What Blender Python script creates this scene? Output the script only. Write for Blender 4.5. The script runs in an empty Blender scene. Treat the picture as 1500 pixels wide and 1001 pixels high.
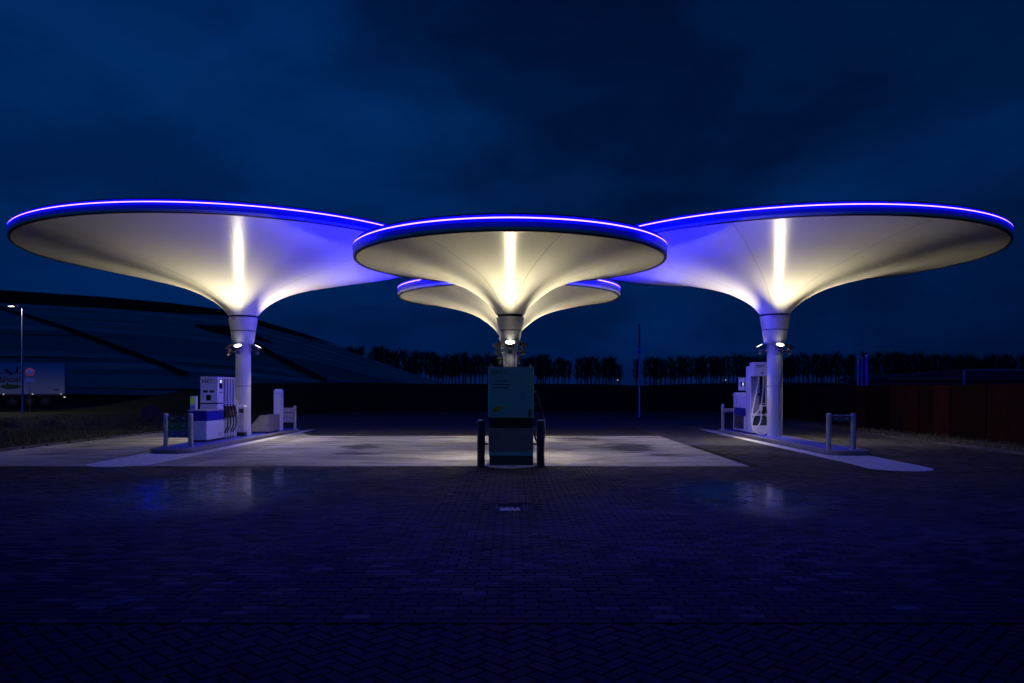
import bpy, math, random
import numpy as np
from mathutils import Vector, Matrix

random.seed(7)
scene = bpy.context.scene
R = math.radians

# ------------------------------------------------------------------ camera
cam_data = bpy.data.cameras.new('camera')
cam_data.sensor_width = 36.0
cam_data.lens = 1105 / 1500 * 36
cam_data.shift_y = 69.5 / 1500
cam_data.clip_end = 3000
cam = bpy.data.objects.new('camera', cam_data)
scene.collection.objects.link(cam)
cam.location = (0, 0, 1.65)
cam.rotation_euler = (R(90), 0, 0)
scene.camera = cam

# ------------------------------------------------------------------ sky
world = bpy.data.worlds.new('World')
scene.world = world
world.use_nodes = True
wt = world.node_tree
wt.nodes.clear()


def wnode(t, **kw):
    n = wt.nodes.new(t)
    for k, v in kw.items():
        setattr(n, k, v)
    return n


def wlink(a, b):
    wt.links.new(a, b)


w_out = wnode('ShaderNodeOutputWorld')
w_bg = wnode('ShaderNodeBackground')
w_tc = wnode('ShaderNodeTexCoord')
w_sep = wnode('ShaderNodeSeparateXYZ')
wlink(w_tc.outputs['Generated'], w_sep.inputs[0])
# elevation gradient of a clear late dusk
w_el = wnode('ShaderNodeValToRGB')
w_el.color_ramp.interpolation = 'EASE'
els = w_el.color_ramp.elements
els[0].position = 0.0
els[0].color = (0.0002, 0.0100, 0.068, 1)
els[1].position = 0.6
els[1].color = (0.0001, 0.0120, 0.080, 1)
e = els.new(0.12)
e.color = (0.0002, 0.0148, 0.086, 1)
e = els.new(0.34)
e.color = (0.0002, 0.0215, 0.112, 1)
wlink(w_sep.outputs['Z'], w_el.inputs[0])
# clouds: stretched noise, thick towards one side of the sky
w_map = wnode('ShaderNodeMapping')
w_map.inputs['Location'].default_value = (3.1, 0.0, 3.6)
w_map.inputs['Scale'].default_value = (1.0, 1.0, 2.0)
wlink(w_tc.outputs['Generated'], w_map.inputs['Vector'])
w_n1 = wnode('ShaderNodeTexNoise')
w_n1.inputs['Scale'].default_value = 2.0
w_n1.inputs['Detail'].default_value = 5.0
w_n1.inputs['Roughness'].default_value = 0.50
w_n1.inputs['Distortion'].default_value = 0.25
wlink(w_map.outputs[0], w_n1.inputs['Vector'])
w_az = wnode('ShaderNodeMath', operation='MULTIPLY_ADD')
w_az.inputs[1].default_value = 0.22
w_az.inputs[2].default_value = 0.02
wlink(w_sep.outputs['X'], w_az.inputs[0])
w_add = wnode('ShaderNodeMath', operation='ADD')
wlink(w_n1.outputs['Fac'], w_add.inputs[0])
wlink(w_az.outputs[0], w_add.inputs[1])
w_cl = wnode('ShaderNodeValToRGB')
w_cl.color_ramp.interpolation = 'EASE'
w_cl.color_ramp.elements[0].position = 0.40
w_cl.color_ramp.elements[0].color = (1, 1, 1, 1)
w_cl.color_ramp.elements[1].position = 0.70
w_cl.color_ramp.elements[1].color = (0.42, 0.42, 0.44, 1)
wlink(w_add.outputs[0], w_cl.inputs[0])
w_mul = wnode('ShaderNodeMix', data_type='RGBA', blend_type='MULTIPLY')
w_mul.inputs[0].default_value = 1.0
wlink(w_el.outputs[0], w_mul.inputs[6])
wlink(w_cl.outputs[0], w_mul.inputs[7])
# afterglow added to the unseen sky behind the camera, to light the middle pump
w_gl = wnode('ShaderNodeMapRange', interpolation_type='SMOOTHSTEP')
w_gl.inputs['From Min'].default_value = 0.25
w_gl.inputs['From Max'].default_value = -0.9
wlink(w_sep.outputs['Y'], w_gl.inputs['Value'])
w_gm = wnode('ShaderNodeMix', data_type='RGBA', blend_type='MIX')
w_gm.inputs[6].default_value = (1, 1, 1, 1)
w_gm.inputs[7].default_value = (16.0, 2.2, 1.3, 1)
wlink(w_gl.outputs[0], w_gm.inputs[0])
w_m2 = wnode('ShaderNodeMix', data_type='RGBA', blend_type='MULTIPLY')
w_m2.inputs[0].default_value = 1.0
# second, finer layer of thin cloud
w_map2 = wnode('ShaderNodeMapping')
w_map2.inputs['Location'].default_value = (7.7, 2.0, 1.4)
w_map2.inputs['Scale'].default_value = (1.0, 1.0, 2.4)
wlink(w_tc.outputs['Generated'], w_map2.inputs['Vector'])
w_n2 = wnode('ShaderNodeTexNoise')
w_n2.inputs['Scale'].default_value = 3.6
w_n2.inputs['Detail'].default_value = 6.0
w_n2.inputs['Roughness'].default_value = 0.55
w_n2.inputs['Distortion'].default_value = 0.35
wlink(w_map2.outputs[0], w_n2.inputs['Vector'])
w_c2 = wnode('ShaderNodeValToRGB')
w_c2.color_ramp.interpolation = 'EASE'
w_c2.color_ramp.elements[0].position = 0.34
w_c2.color_ramp.elements[0].color = (0.68, 0.67, 0.70, 1)
w_c2.color_ramp.elements[1].position = 0.62
w_c2.color_ramp.elements[1].color = (1.05, 1.10, 1.08, 1)
wlink(w_n2.outputs['Fac'], w_c2.inputs[0])
w_m3 = wnode('ShaderNodeMix', data_type='RGBA', blend_type='MULTIPLY')
w_m3.inputs[0].default_value = 1.0
wlink(w_mul.outputs[2], w_m3.inputs[6])
wlink(w_c2.outputs[0], w_m3.inputs[7])
wlink(w_m3.outputs[2], w_m2.inputs[6])
wlink(w_gm.outputs[2], w_m2.inputs[7])
wlink(w_m2.outputs[2], w_bg.inputs['Color'])
w_bg.inputs['Strength'].default_value = 1.0
wlink(w_bg.outputs[0], w_out.inputs['Surface'])

# ------------------------------------------------------------------ exposure
scene.view_settings.view_transform = 'Standard'
scene.view_settings.look = 'None'
scene.view_settings.exposure = 0.0
scene.view_settings.gamma = 1.0
scene.view_settings.use_curve_mapping = False
scene.render.engine = 'CYCLES'
scene.cycles.use_denoising = True
scene.cycles.max_bounces = 6
scene.cycles.sample_clamp_indirect = 4.0

LED_POWER = 700.0
FLOOD_W = 460.0
DOWN_W = 420.0

# ------------------------------------------------------------------ materials


def mat(name, col, rough=0.6, metal=0.0, var=0.0, vscale=3.0, bump=0.0, bscale=30.0,
        emit=None, estr=0.0, spec=0.5, coat=0.0):
    m = bpy.data.materials.new(name)
    m.use_nodes = True
    t = m.node_tree
    b = t.nodes['Principled BSDF']
    b.inputs['Roughness'].default_value = rough
    b.inputs['Metallic'].default_value = metal
    b.inputs['Specular IOR Level'].default_value = spec
    b.inputs['Coat Weight'].default_value = coat
    b.inputs['Base Color'].default_value = (*col, 1)
    tc = t.nodes.new('ShaderNodeTexCoord')
    if var > 0:
        n = t.nodes.new('ShaderNodeTexNoise')
        n.inputs['Scale'].default_value = vscale
        n.inputs['Detail'].default_value = 6
        n.inputs['Roughness'].default_value = 0.6
        t.links.new(tc.outputs['Object'], n.inputs['Vector'])
        r = t.nodes.new('ShaderNodeValToRGB')
        r.color_ramp.elements[0].position = 0.3
        r.color_ramp.elements[1].position = 0.7
        r.color_ramp.elements[0].color = (*[c * (1 - var) for c in col], 1)
        r.color_ramp.elements[1].color = (*[min(1, c * (1 + var)) for c in col], 1)
        t.links.new(n.outputs['Fac'], r.inputs[0])
        t.links.new(r.outputs[0], b.inputs['Base Color'])
        rr = t.nodes.new('ShaderNodeMapRange')
        rr.inputs['To Min'].default_value = max(0.05, rough - 0.12)
        rr.inputs['To Max'].default_value = min(1, rough + 0.12)
        t.links.new(n.outputs['Fac'], rr.inputs['Value'])
        t.links.new(rr.outputs[0], b.inputs['Roughness'])
    if bump > 0:
        n2 = t.nodes.new('ShaderNodeTexNoise')
        n2.inputs['Scale'].default_value = bscale
        n2.inputs['Detail'].default_value = 5
        t.links.new(tc.outputs['Object'], n2.inputs['Vector'])
        bm = t.nodes.new('ShaderNodeBump')
        bm.inputs['Strength'].default_value = bump
        bm.inputs['Distance'].default_value = 0.02
        t.links.new(n2.outputs['Fac'], bm.inputs['Height'])
        t.links.new(bm.outputs[0], b.inputs['Normal'])
    if emit:
        b.inputs['Emission Color'].default_value = (*emit, 1)
        b.inputs['Emission Strength'].default_value = estr
    return m


M = {}
M['membrane'] = mat('membrane', (0.76, 0.74, 0.68), 0.30, bump=0.10, bscale=1.3, spec=0.13)
_b = M['membrane'].node_tree.nodes['Principled BSDF']
_t = M['membrane'].node_tree.nodes.new('ShaderNodeTangent')
_t.direction_type = 'RADIAL'
_t.axis = 'Z'
M['membrane'].node_tree.links.new(_t.outputs[0], _b.inputs['Tangent'])
_b.inputs['Anisotropic'].default_value = 0.75
_b.inputs['Anisotropic Rotation'].default_value = 0.25
M['seam'] = mat('membrane seam', (0.50, 0.48, 0.44), 0.45)
M['roof'] = mat('roof covering', (0.45, 0.45, 0.47), 0.7, var=0.1)
M['rim'] = mat('rim paint', (0.62, 0.62, 0.66), 0.5, var=0.04)
M['rim_lip'] = mat('dark rim gasket', (0.03, 0.03, 0.035), 0.5)
M['led'] = mat('led tube', (0.1, 0.1, 0.3), 0.4, emit=(0.0030, 0.0014, 1.0), estr=LED_POWER)
M['rim_glow'] = mat('painted rim glow', (0.05, 0.05, 0.3), 0.3, emit=(0.002, 0.002, 1.0), estr=0.80)  # steady glow paints the tube's blue spill onto the rim band
M['rim_glow_low'] = mat('painted rim glow foot', (0.05, 0.05, 0.3), 0.3, emit=(0.002, 0.002, 1.0), estr=0.20)
M['column'] = mat('column paint', (0.62, 0.62, 0.64), 0.38, var=0.04, vscale=2)
M['collar'] = mat('collar sheet metal', (0.70, 0.70, 0.69), 0.30, metal=0.2, var=0.04)
M['halo_upstand'] = mat('halo catching edge', (0.035, 0.035, 0.045), 0.8, spec=0.1)
M['gap'] = mat('shadow gap', (0.03, 0.03, 0.035), 0.7)
M['black'] = mat('black plastic', (0.015, 0.015, 0.017), 0.45, var=0.1)
M['lamp_body'] = mat('lamp housing', (0.10, 0.10, 0.11), 0.45, metal=0.5)
M['lens'] = mat('lamp lens', (0.9, 0.9, 0.85), 0.2, emit=(1.0, 0.93, 0.72), estr=7.0)
M['white'] = mat('white powder coat', (0.84, 0.84, 0.85), 0.36, var=0.04, vscale=4)
M['grey'] = mat('grey powder coat', (0.50, 0.50, 0.52), 0.45, var=0.06, vscale=4)
M['mast_shade'] = mat('dim mast front', (0.30, 0.30, 0.32), 0.45, var=0.06)
M['dark_panel'] = mat('dark panel', (0.05, 0.055, 0.07), 0.35, var=0.1)
M['blue'] = mat('blue paint', (0.004, 0.007, 0.30), 0.4, var=0.08)
M['blue_floor'] = mat('blue floor coating', (0.018, 0.035, 0.45), 0.6, var=0.18, vscale=3, bump=0.15, bscale=60)
M['steel'] = mat('galvanised bollard', (0.42, 0.43, 0.47), 0.42, metal=0.35, var=0.08, vscale=6)
M['steel_cap'] = mat('brushed cap', (0.6, 0.6, 0.62), 0.4, metal=0.3)
M['slat_dark'] = mat('dark slat', (0.05, 0.055, 0.08), 0.45, var=0.1)
M['slat_mid'] = mat('blue grey slat', (0.12, 0.12, 0.17), 0.45, var=0.1)
M['slat_green'] = mat('green slat', (0.03, 0.17, 0.08), 0.45, var=0.1)
M['slat_blue'] = mat('blue slat', (0.04, 0.09, 0.25), 0.45, var=0.1)
M['slat_grey'] = mat('grey slat', (0.45, 0.45, 0.5), 0.45, var=0.06)
M['kerb'] = mat('kerb concrete', (0.20, 0.19, 0.19), 0.75, var=0.25, vscale=5, bump=0.3, bscale=40)
M['kerb_dark'] = mat('soiled kerb concrete', (0.055, 0.052, 0.05), 0.85, var=0.5, vscale=2, bump=0.3, bscale=40)
M['grit'] = mat('grey grit box plastic', (0.22, 0.21, 0.20), 0.6, var=0.15, vscale=6, bump=0.1)
M['ink'] = mat('dark lettering', (0.02, 0.02, 0.03), 0.5)
M['ink_faint'] = mat('faint lettering', (0.50, 0.50, 0.53), 0.5)
M['screen'] = mat('lit screen', (0.3, 0.3, 0.35), 0.3, emit=(0.75, 0.85, 1.0), estr=1.1)
M['screen_green'] = mat('green screen', (0.08, 0.16, 0.05), 0.3, emit=(0.22, 0.42, 0.08), estr=0.20)
M['glass_dark'] = mat('dark glass', (0.01, 0.01, 0.015), 0.12)
M['rubber'] = mat('black hose rubber', (0.012, 0.012, 0.013), 0.4)
M['hose_light'] = mat('pale hose', (0.88, 0.88, 0.90), 0.35)
M['copper'] = mat('nozzle trim', (0.62, 0.36, 0.14), 0.4)
M['teal_panel'] = mat('printed teal panel', (0.20, 0.55, 0.62), 0.30, var=0.05, spec=0.6)
M['slate'] = mat('slate grey panel', (0.30, 0.27, 0.27), 0.4, var=0.08)
M['leaf_green'] = mat('leaf emblem', (0.36, 0.42, 0.03), 0.4)
M['corten'] = mat('rusty steel sheet', (0.030, 0.0070, 0.0045), 0.85, var=0.45, vscale=2.2, bump=0.2, bscale=20, spec=0.05)
M['corten_dark'] = mat('fence post', (0.03, 0.012, 0.01), 0.7, var=0.3)
M['bark'] = mat('bare wood', (0.08, 0.07, 0.065), 0.9, var=0.3)
M['twig'] = mat('bare twigs', (0.07, 0.065, 0.06), 0.9, var=0.3)
M['trailer'] = mat('trailer side', (0.62, 0.63, 0.66), 0.4, var=0.05, vscale=0.6)
M['tyre'] = mat('tyre', (0.012, 0.012, 0.012), 0.8)
M['logo_green'] = mat('logo green', (0.04, 0.20, 0.03), 0.5)
M['logo_blue'] = mat('logo blue', (0.01, 0.02, 0.10), 0.5)
M['marker'] = mat('marker lamp', (0.8, 0.8, 0.7), 0.4, emit=(1, 0.9, 0.7), estr=0.6)
M['sign_red'] = mat('sign red', (0.35, 0.02, 0.02), 0.5)
M['sign_blue'] = mat('sign blue', (0.02, 0.05, 0.35), 0.5)
M['brick_wall'] = mat('reddish cladding', (0.045, 0.018, 0.018), 0.8, var=0.3)
M['solar'] = mat('solar glass', (0.09, 0.15, 0.21), 0.4, var=0.3, vscale=0.35, spec=0.7)
M['solar_frame'] = mat('panel stand', (0.2, 0.2, 0.2), 0.6)
M['cast_iron'] = mat('worn cast metal', (0.45, 0.43, 0.40), 0.5, metal=0.4, var=0.3, vscale=20)
M['pole_dark'] = mat('dark pole', (0.035, 0.03, 0.05), 0.6)
M['pole_light'] = mat('galvanised pole', (0.30, 0.30, 0.31), 0.5, metal=0.3)
M['pole_mid'] = mat('weathered pole', (0.10, 0.10, 0.11), 0.6)
M['blue_glow'] = mat('blue lit pole', (0.02, 0.03, 0.3), 0.4, emit=(0.01, 0.02, 0.5), estr=0.03)  # weak glow stands in for blue light falling on the poles
M['shrub'] = mat('shrub leaves', (0.07, 0.06, 0.075), 0.7, var=0.4, vscale=5)
M['grass'] = mat('dry grass', (0.05, 0.05, 0.024), 0.8, var=0.45, vscale=0.7)
M['gravel'] = mat('gravel stones', (0.16, 0.13, 0.10), 0.9, var=0.5, vscale=8)


def vary_by_object(m, lo, hi):
    """each object wearing the material gets a tone of its own"""
    t = m.node_tree
    b = t.nodes['Principled BSDF']
    src = b.inputs['Base Color'].links[0].from_socket
    oi = t.nodes.new('ShaderNodeObjectInfo')
    mr = t.nodes.new('ShaderNodeMapRange')
    mr.inputs['To Min'].default_value = lo
    mr.inputs['To Max'].default_value = hi
    t.links.new(oi.outputs['Random'], mr.inputs['Value'])
    mx = t.nodes.new('ShaderNodeVectorMath')
    mx.operation = 'SCALE'
    t.links.new(src, mx.inputs[0])
    t.links.new(mr.outputs[0], mx.inputs['Scale'])
    t.links.new(mx.outputs[0], b.inputs['Base Color'])


vary_by_object(M['solar'], 0.45, 1.6)
vary_by_object(M['corten'], 0.25, 0.8)

# ground materials
def ground_mat(name, c1, c2, scale, rough=0.9, bump=0.4, bscale=8.0):
    m = bpy.data.materials.new(name)
    m.use_nodes = True
    t = m.node_tree
    b = t.nodes['Principled BSDF']
    tc = t.nodes.new('ShaderNodeTexCoord')
    n = t.nodes.new('ShaderNodeTexNoise')
    n.inputs['Scale'].default_value = scale
    n.inputs['Detail'].default_value = 9
    n.inputs['Roughness'].default_value = 0.65
    t.links.new(tc.outputs['Object'], n.inputs['Vector'])
    r = t.nodes.new('ShaderNodeValToRGB')
    r.color_ramp.elements[0].position = 0.32
    r.color_ramp.elements[1].position = 0.68
    r.color_ramp.elements[0].color = (*c1, 1)
    r.color_ramp.elements[1].color = (*c2, 1)
    t.links.new(n.outputs['Fac'], r.inputs[0])
    t.links.new(r.outputs[0], b.inputs['Base Color'])
    b.inputs['Roughness'].default_value = rough
    b.inputs['Specular IOR Level'].default_value = 0.25
    n2 = t.nodes.new('ShaderNodeTexNoise')
    n2.inputs['Scale'].default_value = bscale
    n2.inputs['Detail'].default_value = 8
    t.links.new(tc.outputs['Object'], n2.inputs['Vector'])
    bm = t.nodes.new('ShaderNodeBump')
    bm.inputs['Strength'].default_value = bump
    bm.inputs['Distance'].default_value = 0.05
    t.links.new(n2.outputs['Fac'], bm.inputs['Height'])
    t.links.new(bm.outputs[0], b.inputs['Normal'])
    return m


M['earth'] = ground_mat('dark turf', (0.010, 0.014, 0.007), (0.035, 0.038, 0.02), 0.6)
M['hill'] = ground_mat('hill turf', (0.008, 0.011, 0.006), (0.02, 0.024, 0.013), 0.08)
M['asphalt'] = ground_mat('asphalt', (0.035, 0.034, 0.034), (0.060, 0.058, 0.056), 1.4, rough=0.75, bump=0.25, bscale=60)
for _n in ('earth', 'hill', 'asphalt'):
    M[_n].node_tree.nodes['Principled BSDF'].inputs['Specular IOR Level'].default_value = 0.08
M['joint_sand'] = ground_mat('joint sand', (0.008, 0.008, 0.008), (0.018, 0.017, 0.016), 6.0)


def paver_mat(c1=(0.034, 0.031, 0.028), c2=(0.100, 0.092, 0.082)):
    """individual pavers: each stone its own tone; wet polished patches"""
    m = bpy.data.materials.new('concrete paver')
    m.use_nodes = True
    t = m.node_tree
    L = t.links.new
    b = t.nodes['Principled BSDF']
    geo = t.nodes.new('ShaderNodeNewGeometry')
    oi = t.nodes.new('ShaderNodeObjectInfo')
    a = t.nodes.new('ShaderNodeMath')
    a.operation = 'ADD'
    L(geo.outputs['Random Per Island'], a.inputs[0])
    L(oi.outputs['Random'], a.inputs[1])
    f = t.nodes.new('ShaderNodeMath')
    f.operation = 'FRACT'
    L(a.outputs[0], f.inputs[0])
    r = t.nodes.new('ShaderNodeValToRGB')
    r.color_ramp.elements[0].color = (*c1, 1)
    r.color_ramp.elements[1].color = (*c2, 1)
    L(f.outputs[0], r.inputs[0])
    n = t.nodes.new('ShaderNodeTexNoise')
    n.inputs['Scale'].default_value = 0.55
    n.inputs['Detail'].default_value = 6
    L(geo.outputs['Position'], n.inputs['Vector'])
    r2 = t.nodes.new('ShaderNodeValToRGB')
    r2.color_ramp.elements[0].position = 0.35
    r2.color_ramp.elements[1].position = 0.65
    r2.color_ramp.elements[0].color = (0.55, 0.55, 0.55, 1)
    r2.color_ramp.elements[1].color = (1.15, 1.15, 1.15, 1)
    L(n.outputs['Fac'], r2.inputs[0])
    n3 = t.nodes.new('ShaderNodeTexNoise')
    n3.inputs['Scale'].default_value = 45
    n3.inputs['Detail'].default_value = 4
    L(geo.outputs['Position'], n3.inputs['Vector'])
    r3 = t.nodes.new('ShaderNodeValToRGB')
    r3.color_ramp.elements[0].color = (0.7, 0.7, 0.7, 1)
    r3.color_ramp.elements[1].color = (1.25, 1.25, 1.25, 1)
    L(n3.outputs['Fac'], r3.inputs[0])
    mx = t.nodes.new('ShaderNodeMix')
    mx.data_type = 'RGBA'
    mx.blend_type = 'MULTIPLY'
    mx.inputs[0].default_value = 1
    L(r.outputs[0], mx.inputs[6])
    L(r2.outputs[0], mx.inputs[7])
    mx2 = t.nodes.new('ShaderNodeMix')
    mx2.data_type = 'RGBA'
    mx2.blend_type = 'MULTIPLY'
    mx2.inputs[0].default_value = 1
    L(mx.outputs[2], mx2.inputs[6])
    L(r3.outputs[0], mx2.inputs[7])
    L(mx2.outputs[2], b.inputs['Base Color'])
    # two damp, worn patches where the paving has been polished by turning tyres
    damp = None
    for (cx, cy, rx, ry, rot) in ((-4.9, 13.0, 2.0, 3.6, 0.0), (3.55, 11.8, 1.3, 2.2, 0.0)):
        mp = t.nodes.new('ShaderNodeMapping')
        mp.vector_type = 'TEXTURE'
        mp.inputs['Location'].default_value = (cx, cy, 0)
        mp.inputs['Rotation'].default_value = (0, 0, rot)
        mp.inputs['Scale'].default_value = (rx, ry, 100)
        L(geo.outputs['Position'], mp.inputs['Vector'])
        ln = t.nodes.new('ShaderNodeVectorMath')
        ln.operation = 'LENGTH'
        L(mp.outputs[0], ln.inputs[0])
        mr = t.nodes.new('ShaderNodeMapRange')
        mr.inputs['From Min'].default_value = 0.3
        mr.inputs['From Max'].default_value = 1.1
        mr.inputs['To Min'].default_value = 1.0
        mr.inputs['To Max'].default_value = 0.0
        L(ln.outputs['Value'], mr.inputs['Value'])
        if damp is None:
            damp = mr.outputs[0]
        else:
            mm = t.nodes.new('ShaderNodeMath')
            mm.operation = 'MAXIMUM'
            L(damp, mm.inputs[0])
            L(mr.outputs[0], mm.inputs[1])
            damp = mm.outputs[0]
    nd = t.nodes.new('ShaderNodeTexNoise')
    nd.inputs['Scale'].default_value = 2.2
    nd.inputs['Detail'].default_value = 4
    L(geo.outputs['Position'], nd.inputs['Vector'])
    rd = t.nodes.new('ShaderNodeMapRange')
    rd.inputs['From Min'].default_value = 0.30
    rd.inputs['From Max'].default_value = 0.46
    L(nd.outputs['Fac'], rd.inputs['Value'])
    dm = t.nodes.new('ShaderNodeMath')
    dm.operation = 'MULTIPLY'
    L(damp, dm.inputs[0])
    L(rd.outputs[0], dm.inputs[1])
    rr = t.nodes.new('ShaderNodeMapRange')
    rr.inputs['To Min'].default_value = 0.72
    rr.inputs['To Max'].default_value = 0.5
    L(dm.outputs[0], rr.inputs['Value'])
    L(rr.outputs[0], b.inputs['Roughness'])
    b.inputs['Specular IOR Level'].default_value = 0.06
    L(dm.outputs[0], b.inputs['Coat Weight'])
    b.inputs['Coat Roughness'].default_value = 0.12
    b.inputs['Coat IOR'].default_value = 2.0
    bm = t.nodes.new('ShaderNodeBump')
    bm.inputs['Strength'].default_value = 0.35
    bm.inputs['Distance'].default_value = 0.004
    L(n3.outputs['Fac'], bm.inputs['Height'])
    L(bm.outputs[0], b.inputs['Normal'])
    return m


M['paver'] = paver_mat()
M['paver_dimmed'] = paver_mat((0.005, 0.0048, 0.0045), (0.013, 0.0125, 0.012))  # near-black tone paints the fading of light near the camera into the stones


def paver_far_mat():
    m = bpy.data.materials.new('distant pavers')
    m.use_nodes = True
    t = m.node_tree
    L = t.links.new
    b = t.nodes['Principled BSDF']
    tc = t.nodes.new('ShaderNodeTexCoord')
    br = t.nodes.new('ShaderNodeTexBrick')
    br.inputs['Scale'].default_value = 1.0
    br.inputs['Brick Width'].default_value = 0.205
    br.inputs['Row Height'].default_value = 0.105
    br.inputs['Mortar Size'].default_value = 0.006
    br.inputs['Color1'].default_value = (0.040, 0.037, 0.034, 1)
    br.inputs['Color2'].default_value = (0.095, 0.088, 0.080, 1)
    br.inputs['Mortar'].default_value = (0.015, 0.015, 0.015, 1)
    L(tc.outputs['Object'], br.inputs['Vector'])
    n = t.nodes.new('ShaderNodeTexNoise')
    n.inputs['Scale'].default_value = 0.55
    n.inputs['Detail'].default_value = 6
    L(tc.outputs['Object'], n.inputs['Vector'])
    r2 = t.nodes.new('ShaderNodeValToRGB')
    r2.color_ramp.elements[0].position = 0.35
    r2.color_ramp.elements[1].position = 0.65
    r2.color_ramp.elements[0].color = (0.55, 0.55, 0.55, 1)
    r2.color_ramp.elements[1].color = (1.1, 1.1, 1.1, 1)
    L(n.outputs['Fac'], r2.inputs[0])
    mx = t.nodes.new('ShaderNodeMix')
    mx.data_type = 'RGBA'
    mx.blend_type = 'MULTIPLY'
    mx.inputs[0].default_value = 1
    L(br.outputs['Color'], mx.inputs[6])
    L(r2.outputs[0], mx.inputs[7])
    L(mx.outputs[2], b.inputs['Base Color'])
    b.inputs['Roughness'].default_value = 0.75
    b.inputs['Specular IOR Level'].default_value = 0.3
    return m


M['paver_far'] = paver_far_mat()


def concrete_mat(name='forecourt concrete', gain=1.0):
    m = bpy.data.materials.new(name)
    m.use_nodes = True
    t = m.node_tree
    L = t.links.new
    b = t.nodes['Principled BSDF']
    geo = t.nodes.new('ShaderNodeNewGeometry')
    pos = geo.outputs['Position']

    def noise(scale, detail, stretch=None, dist=0.0):
        n = t.nodes.new('ShaderNodeTexNoise')
        n.inputs['Scale'].default_value = scale
        n.inputs['Detail'].default_value = detail
        n.inputs['Roughness'].default_value = 0.6
        n.inputs['Distortion'].default_value = dist
        if stretch:
            mp = t.nodes.new('ShaderNodeMapping')
            mp.inputs['Scale'].default_value = stretch
            L(pos, mp.inputs['Vector'])
            L(mp.outputs[0], n.inputs['Vector'])
        else:
            L(pos, n.inputs['Vector'])
        return n.outputs['Fac']

    def ramp(fac, p0, c0, p1, c1):
        r = t.nodes.new('ShaderNodeValToRGB')
        r.color_ramp.elements[0].position = p0
        r.color_ramp.elements[1].position = p1
        r.color_ramp.elements[0].color = (*c0, 1)
        r.color_ramp.elements[1].color = (*c1, 1)
        L(fac, r.inputs[0])
        return r.outputs[0]

    def mul(a, c):
        mx = t.nodes.new('ShaderNodeMix')
        mx.data_type = 'RGBA'
        mx.blend_type = 'MULTIPLY'
        mx.inputs[0].default_value = 1
        L(a, mx.inputs[6])
        L(c, mx.inputs[7])
        return mx.outputs[2]

    base = ramp(noise(0.5, 8), 0.3, tuple(c * gain for c in (0.46, 0.445, 0.42)), 0.7, tuple(c * gain for c in (0.64, 0.625, 0.60)))
    base = mul(base, ramp(noise(1.1, 8, (0.5, 1.6, 1), 0.6), 0.34, (0.36, 0.355, 0.36), 0.58, (1, 1, 1)))
    base = mul(base, ramp(noise(30, 4), 0.2, (0.85,) * 3, 0.8, (1.08,) * 3))
    # thin dark drips and cracks
    base = mul(base, ramp(noise(0.75, 9, (0.45, 2.6, 1), 1.2), 0.345, (0.22, 0.21, 0.21), 0.385, (1, 1, 1)))
    # spilled fuel stains with outlines of their own
    for (cx, cy, rx, ry, sd) in ((-4.25, 21.3, 0.75, 1.7, 0.0), (-4.0, 19.2, 0.95, 0.45, 3.0),
                                 (3.35, 21.3, 1.25, 2.2, 7.0), (3.75, 19.0, 0.8, 0.35, 5.0), (2.2, 24.6, 0.9, 1.2, 2.0),
                                 (-12.2, 21.5, 0.8, 0.6, 1.0), (-11.6, 19.0, 1.0, 0.4, 4.0)):
        mp = t.nodes.new('ShaderNodeMapping')
        mp.vector_type = 'TEXTURE'
        mp.inputs['Location'].default_value = (cx, cy, 0)
        mp.inputs['Scale'].default_value = (rx, ry, 50)
        L(pos, mp.inputs['Vector'])
        ln = t.nodes.new('ShaderNodeVectorMath')
        ln.operation = 'LENGTH'
        L(mp.outputs[0], ln.inputs[0])
        ns = t.nodes.new('ShaderNodeTexNoise')
        ns.inputs['Scale'].default_value = 1.3
        ns.inputs['Detail'].default_value = 7
        ns.inputs['Roughness'].default_value = 0.65
        mp2 = t.nodes.new('ShaderNodeMapping')
        mp2.inputs['Location'].default_value = (sd, sd * 2, sd)
        mp2.inputs['Scale'].default_value = (0.6, 1.6, 1)
        L(pos, mp2.inputs['Vector'])
        L(mp2.outputs[0], ns.inputs['Vector'])
        s = t.nodes.new('ShaderNodeMath')
        s.operation = 'MULTIPLY_ADD'
        s.inputs[1].default_value = 3.4
        L(ns.outputs['Fac'], s.inputs[0])
        L(ln.outputs['Value'], s.inputs[2])
        base = mul(base, ramp(s.outputs[0], 0.80, (0.16, 0.155, 0.155), 1.0, (1, 1, 1)) if False else
                   ramp_wide(t, L, s.outputs[0]))
    L(base, b.inputs['Base Color'])
    b.inputs['Roughness'].default_value = 0.62
    b.inputs['Specular IOR Level'].default_value = 0.35
    bm = t.nodes.new('ShaderNodeBump')
    bm.inputs['Strength'].default_value = 0.25
    bm.inputs['Distance'].default_value = 0.01
    L(noise(14, 8), bm.inputs['Height'])
    L(bm.outputs[0], b.inputs['Normal'])
    return m


def ramp_wide(t, L, val):
    mr = t.nodes.new('ShaderNodeMapRange')
    mr.interpolation_type = 'SMOOTHSTEP'
    mr.inputs['From Min'].default_value = 2.12
    mr.inputs['From Max'].default_value = 2.45
    L(val, mr.inputs['Value'])
    r = t.nodes.new('ShaderNodeValToRGB')
    r.color_ramp.elements[0].color = (0.17, 0.165, 0.165, 1)
    r.color_ramp.elements[1].color = (1, 1, 1, 1)
    L(mr.outputs[0], r.inputs[0])
    return r.outputs[0]


M['concrete'] = concrete_mat()
M['concrete_old'] = concrete_mat('older lane concrete', 0.62)


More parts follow.
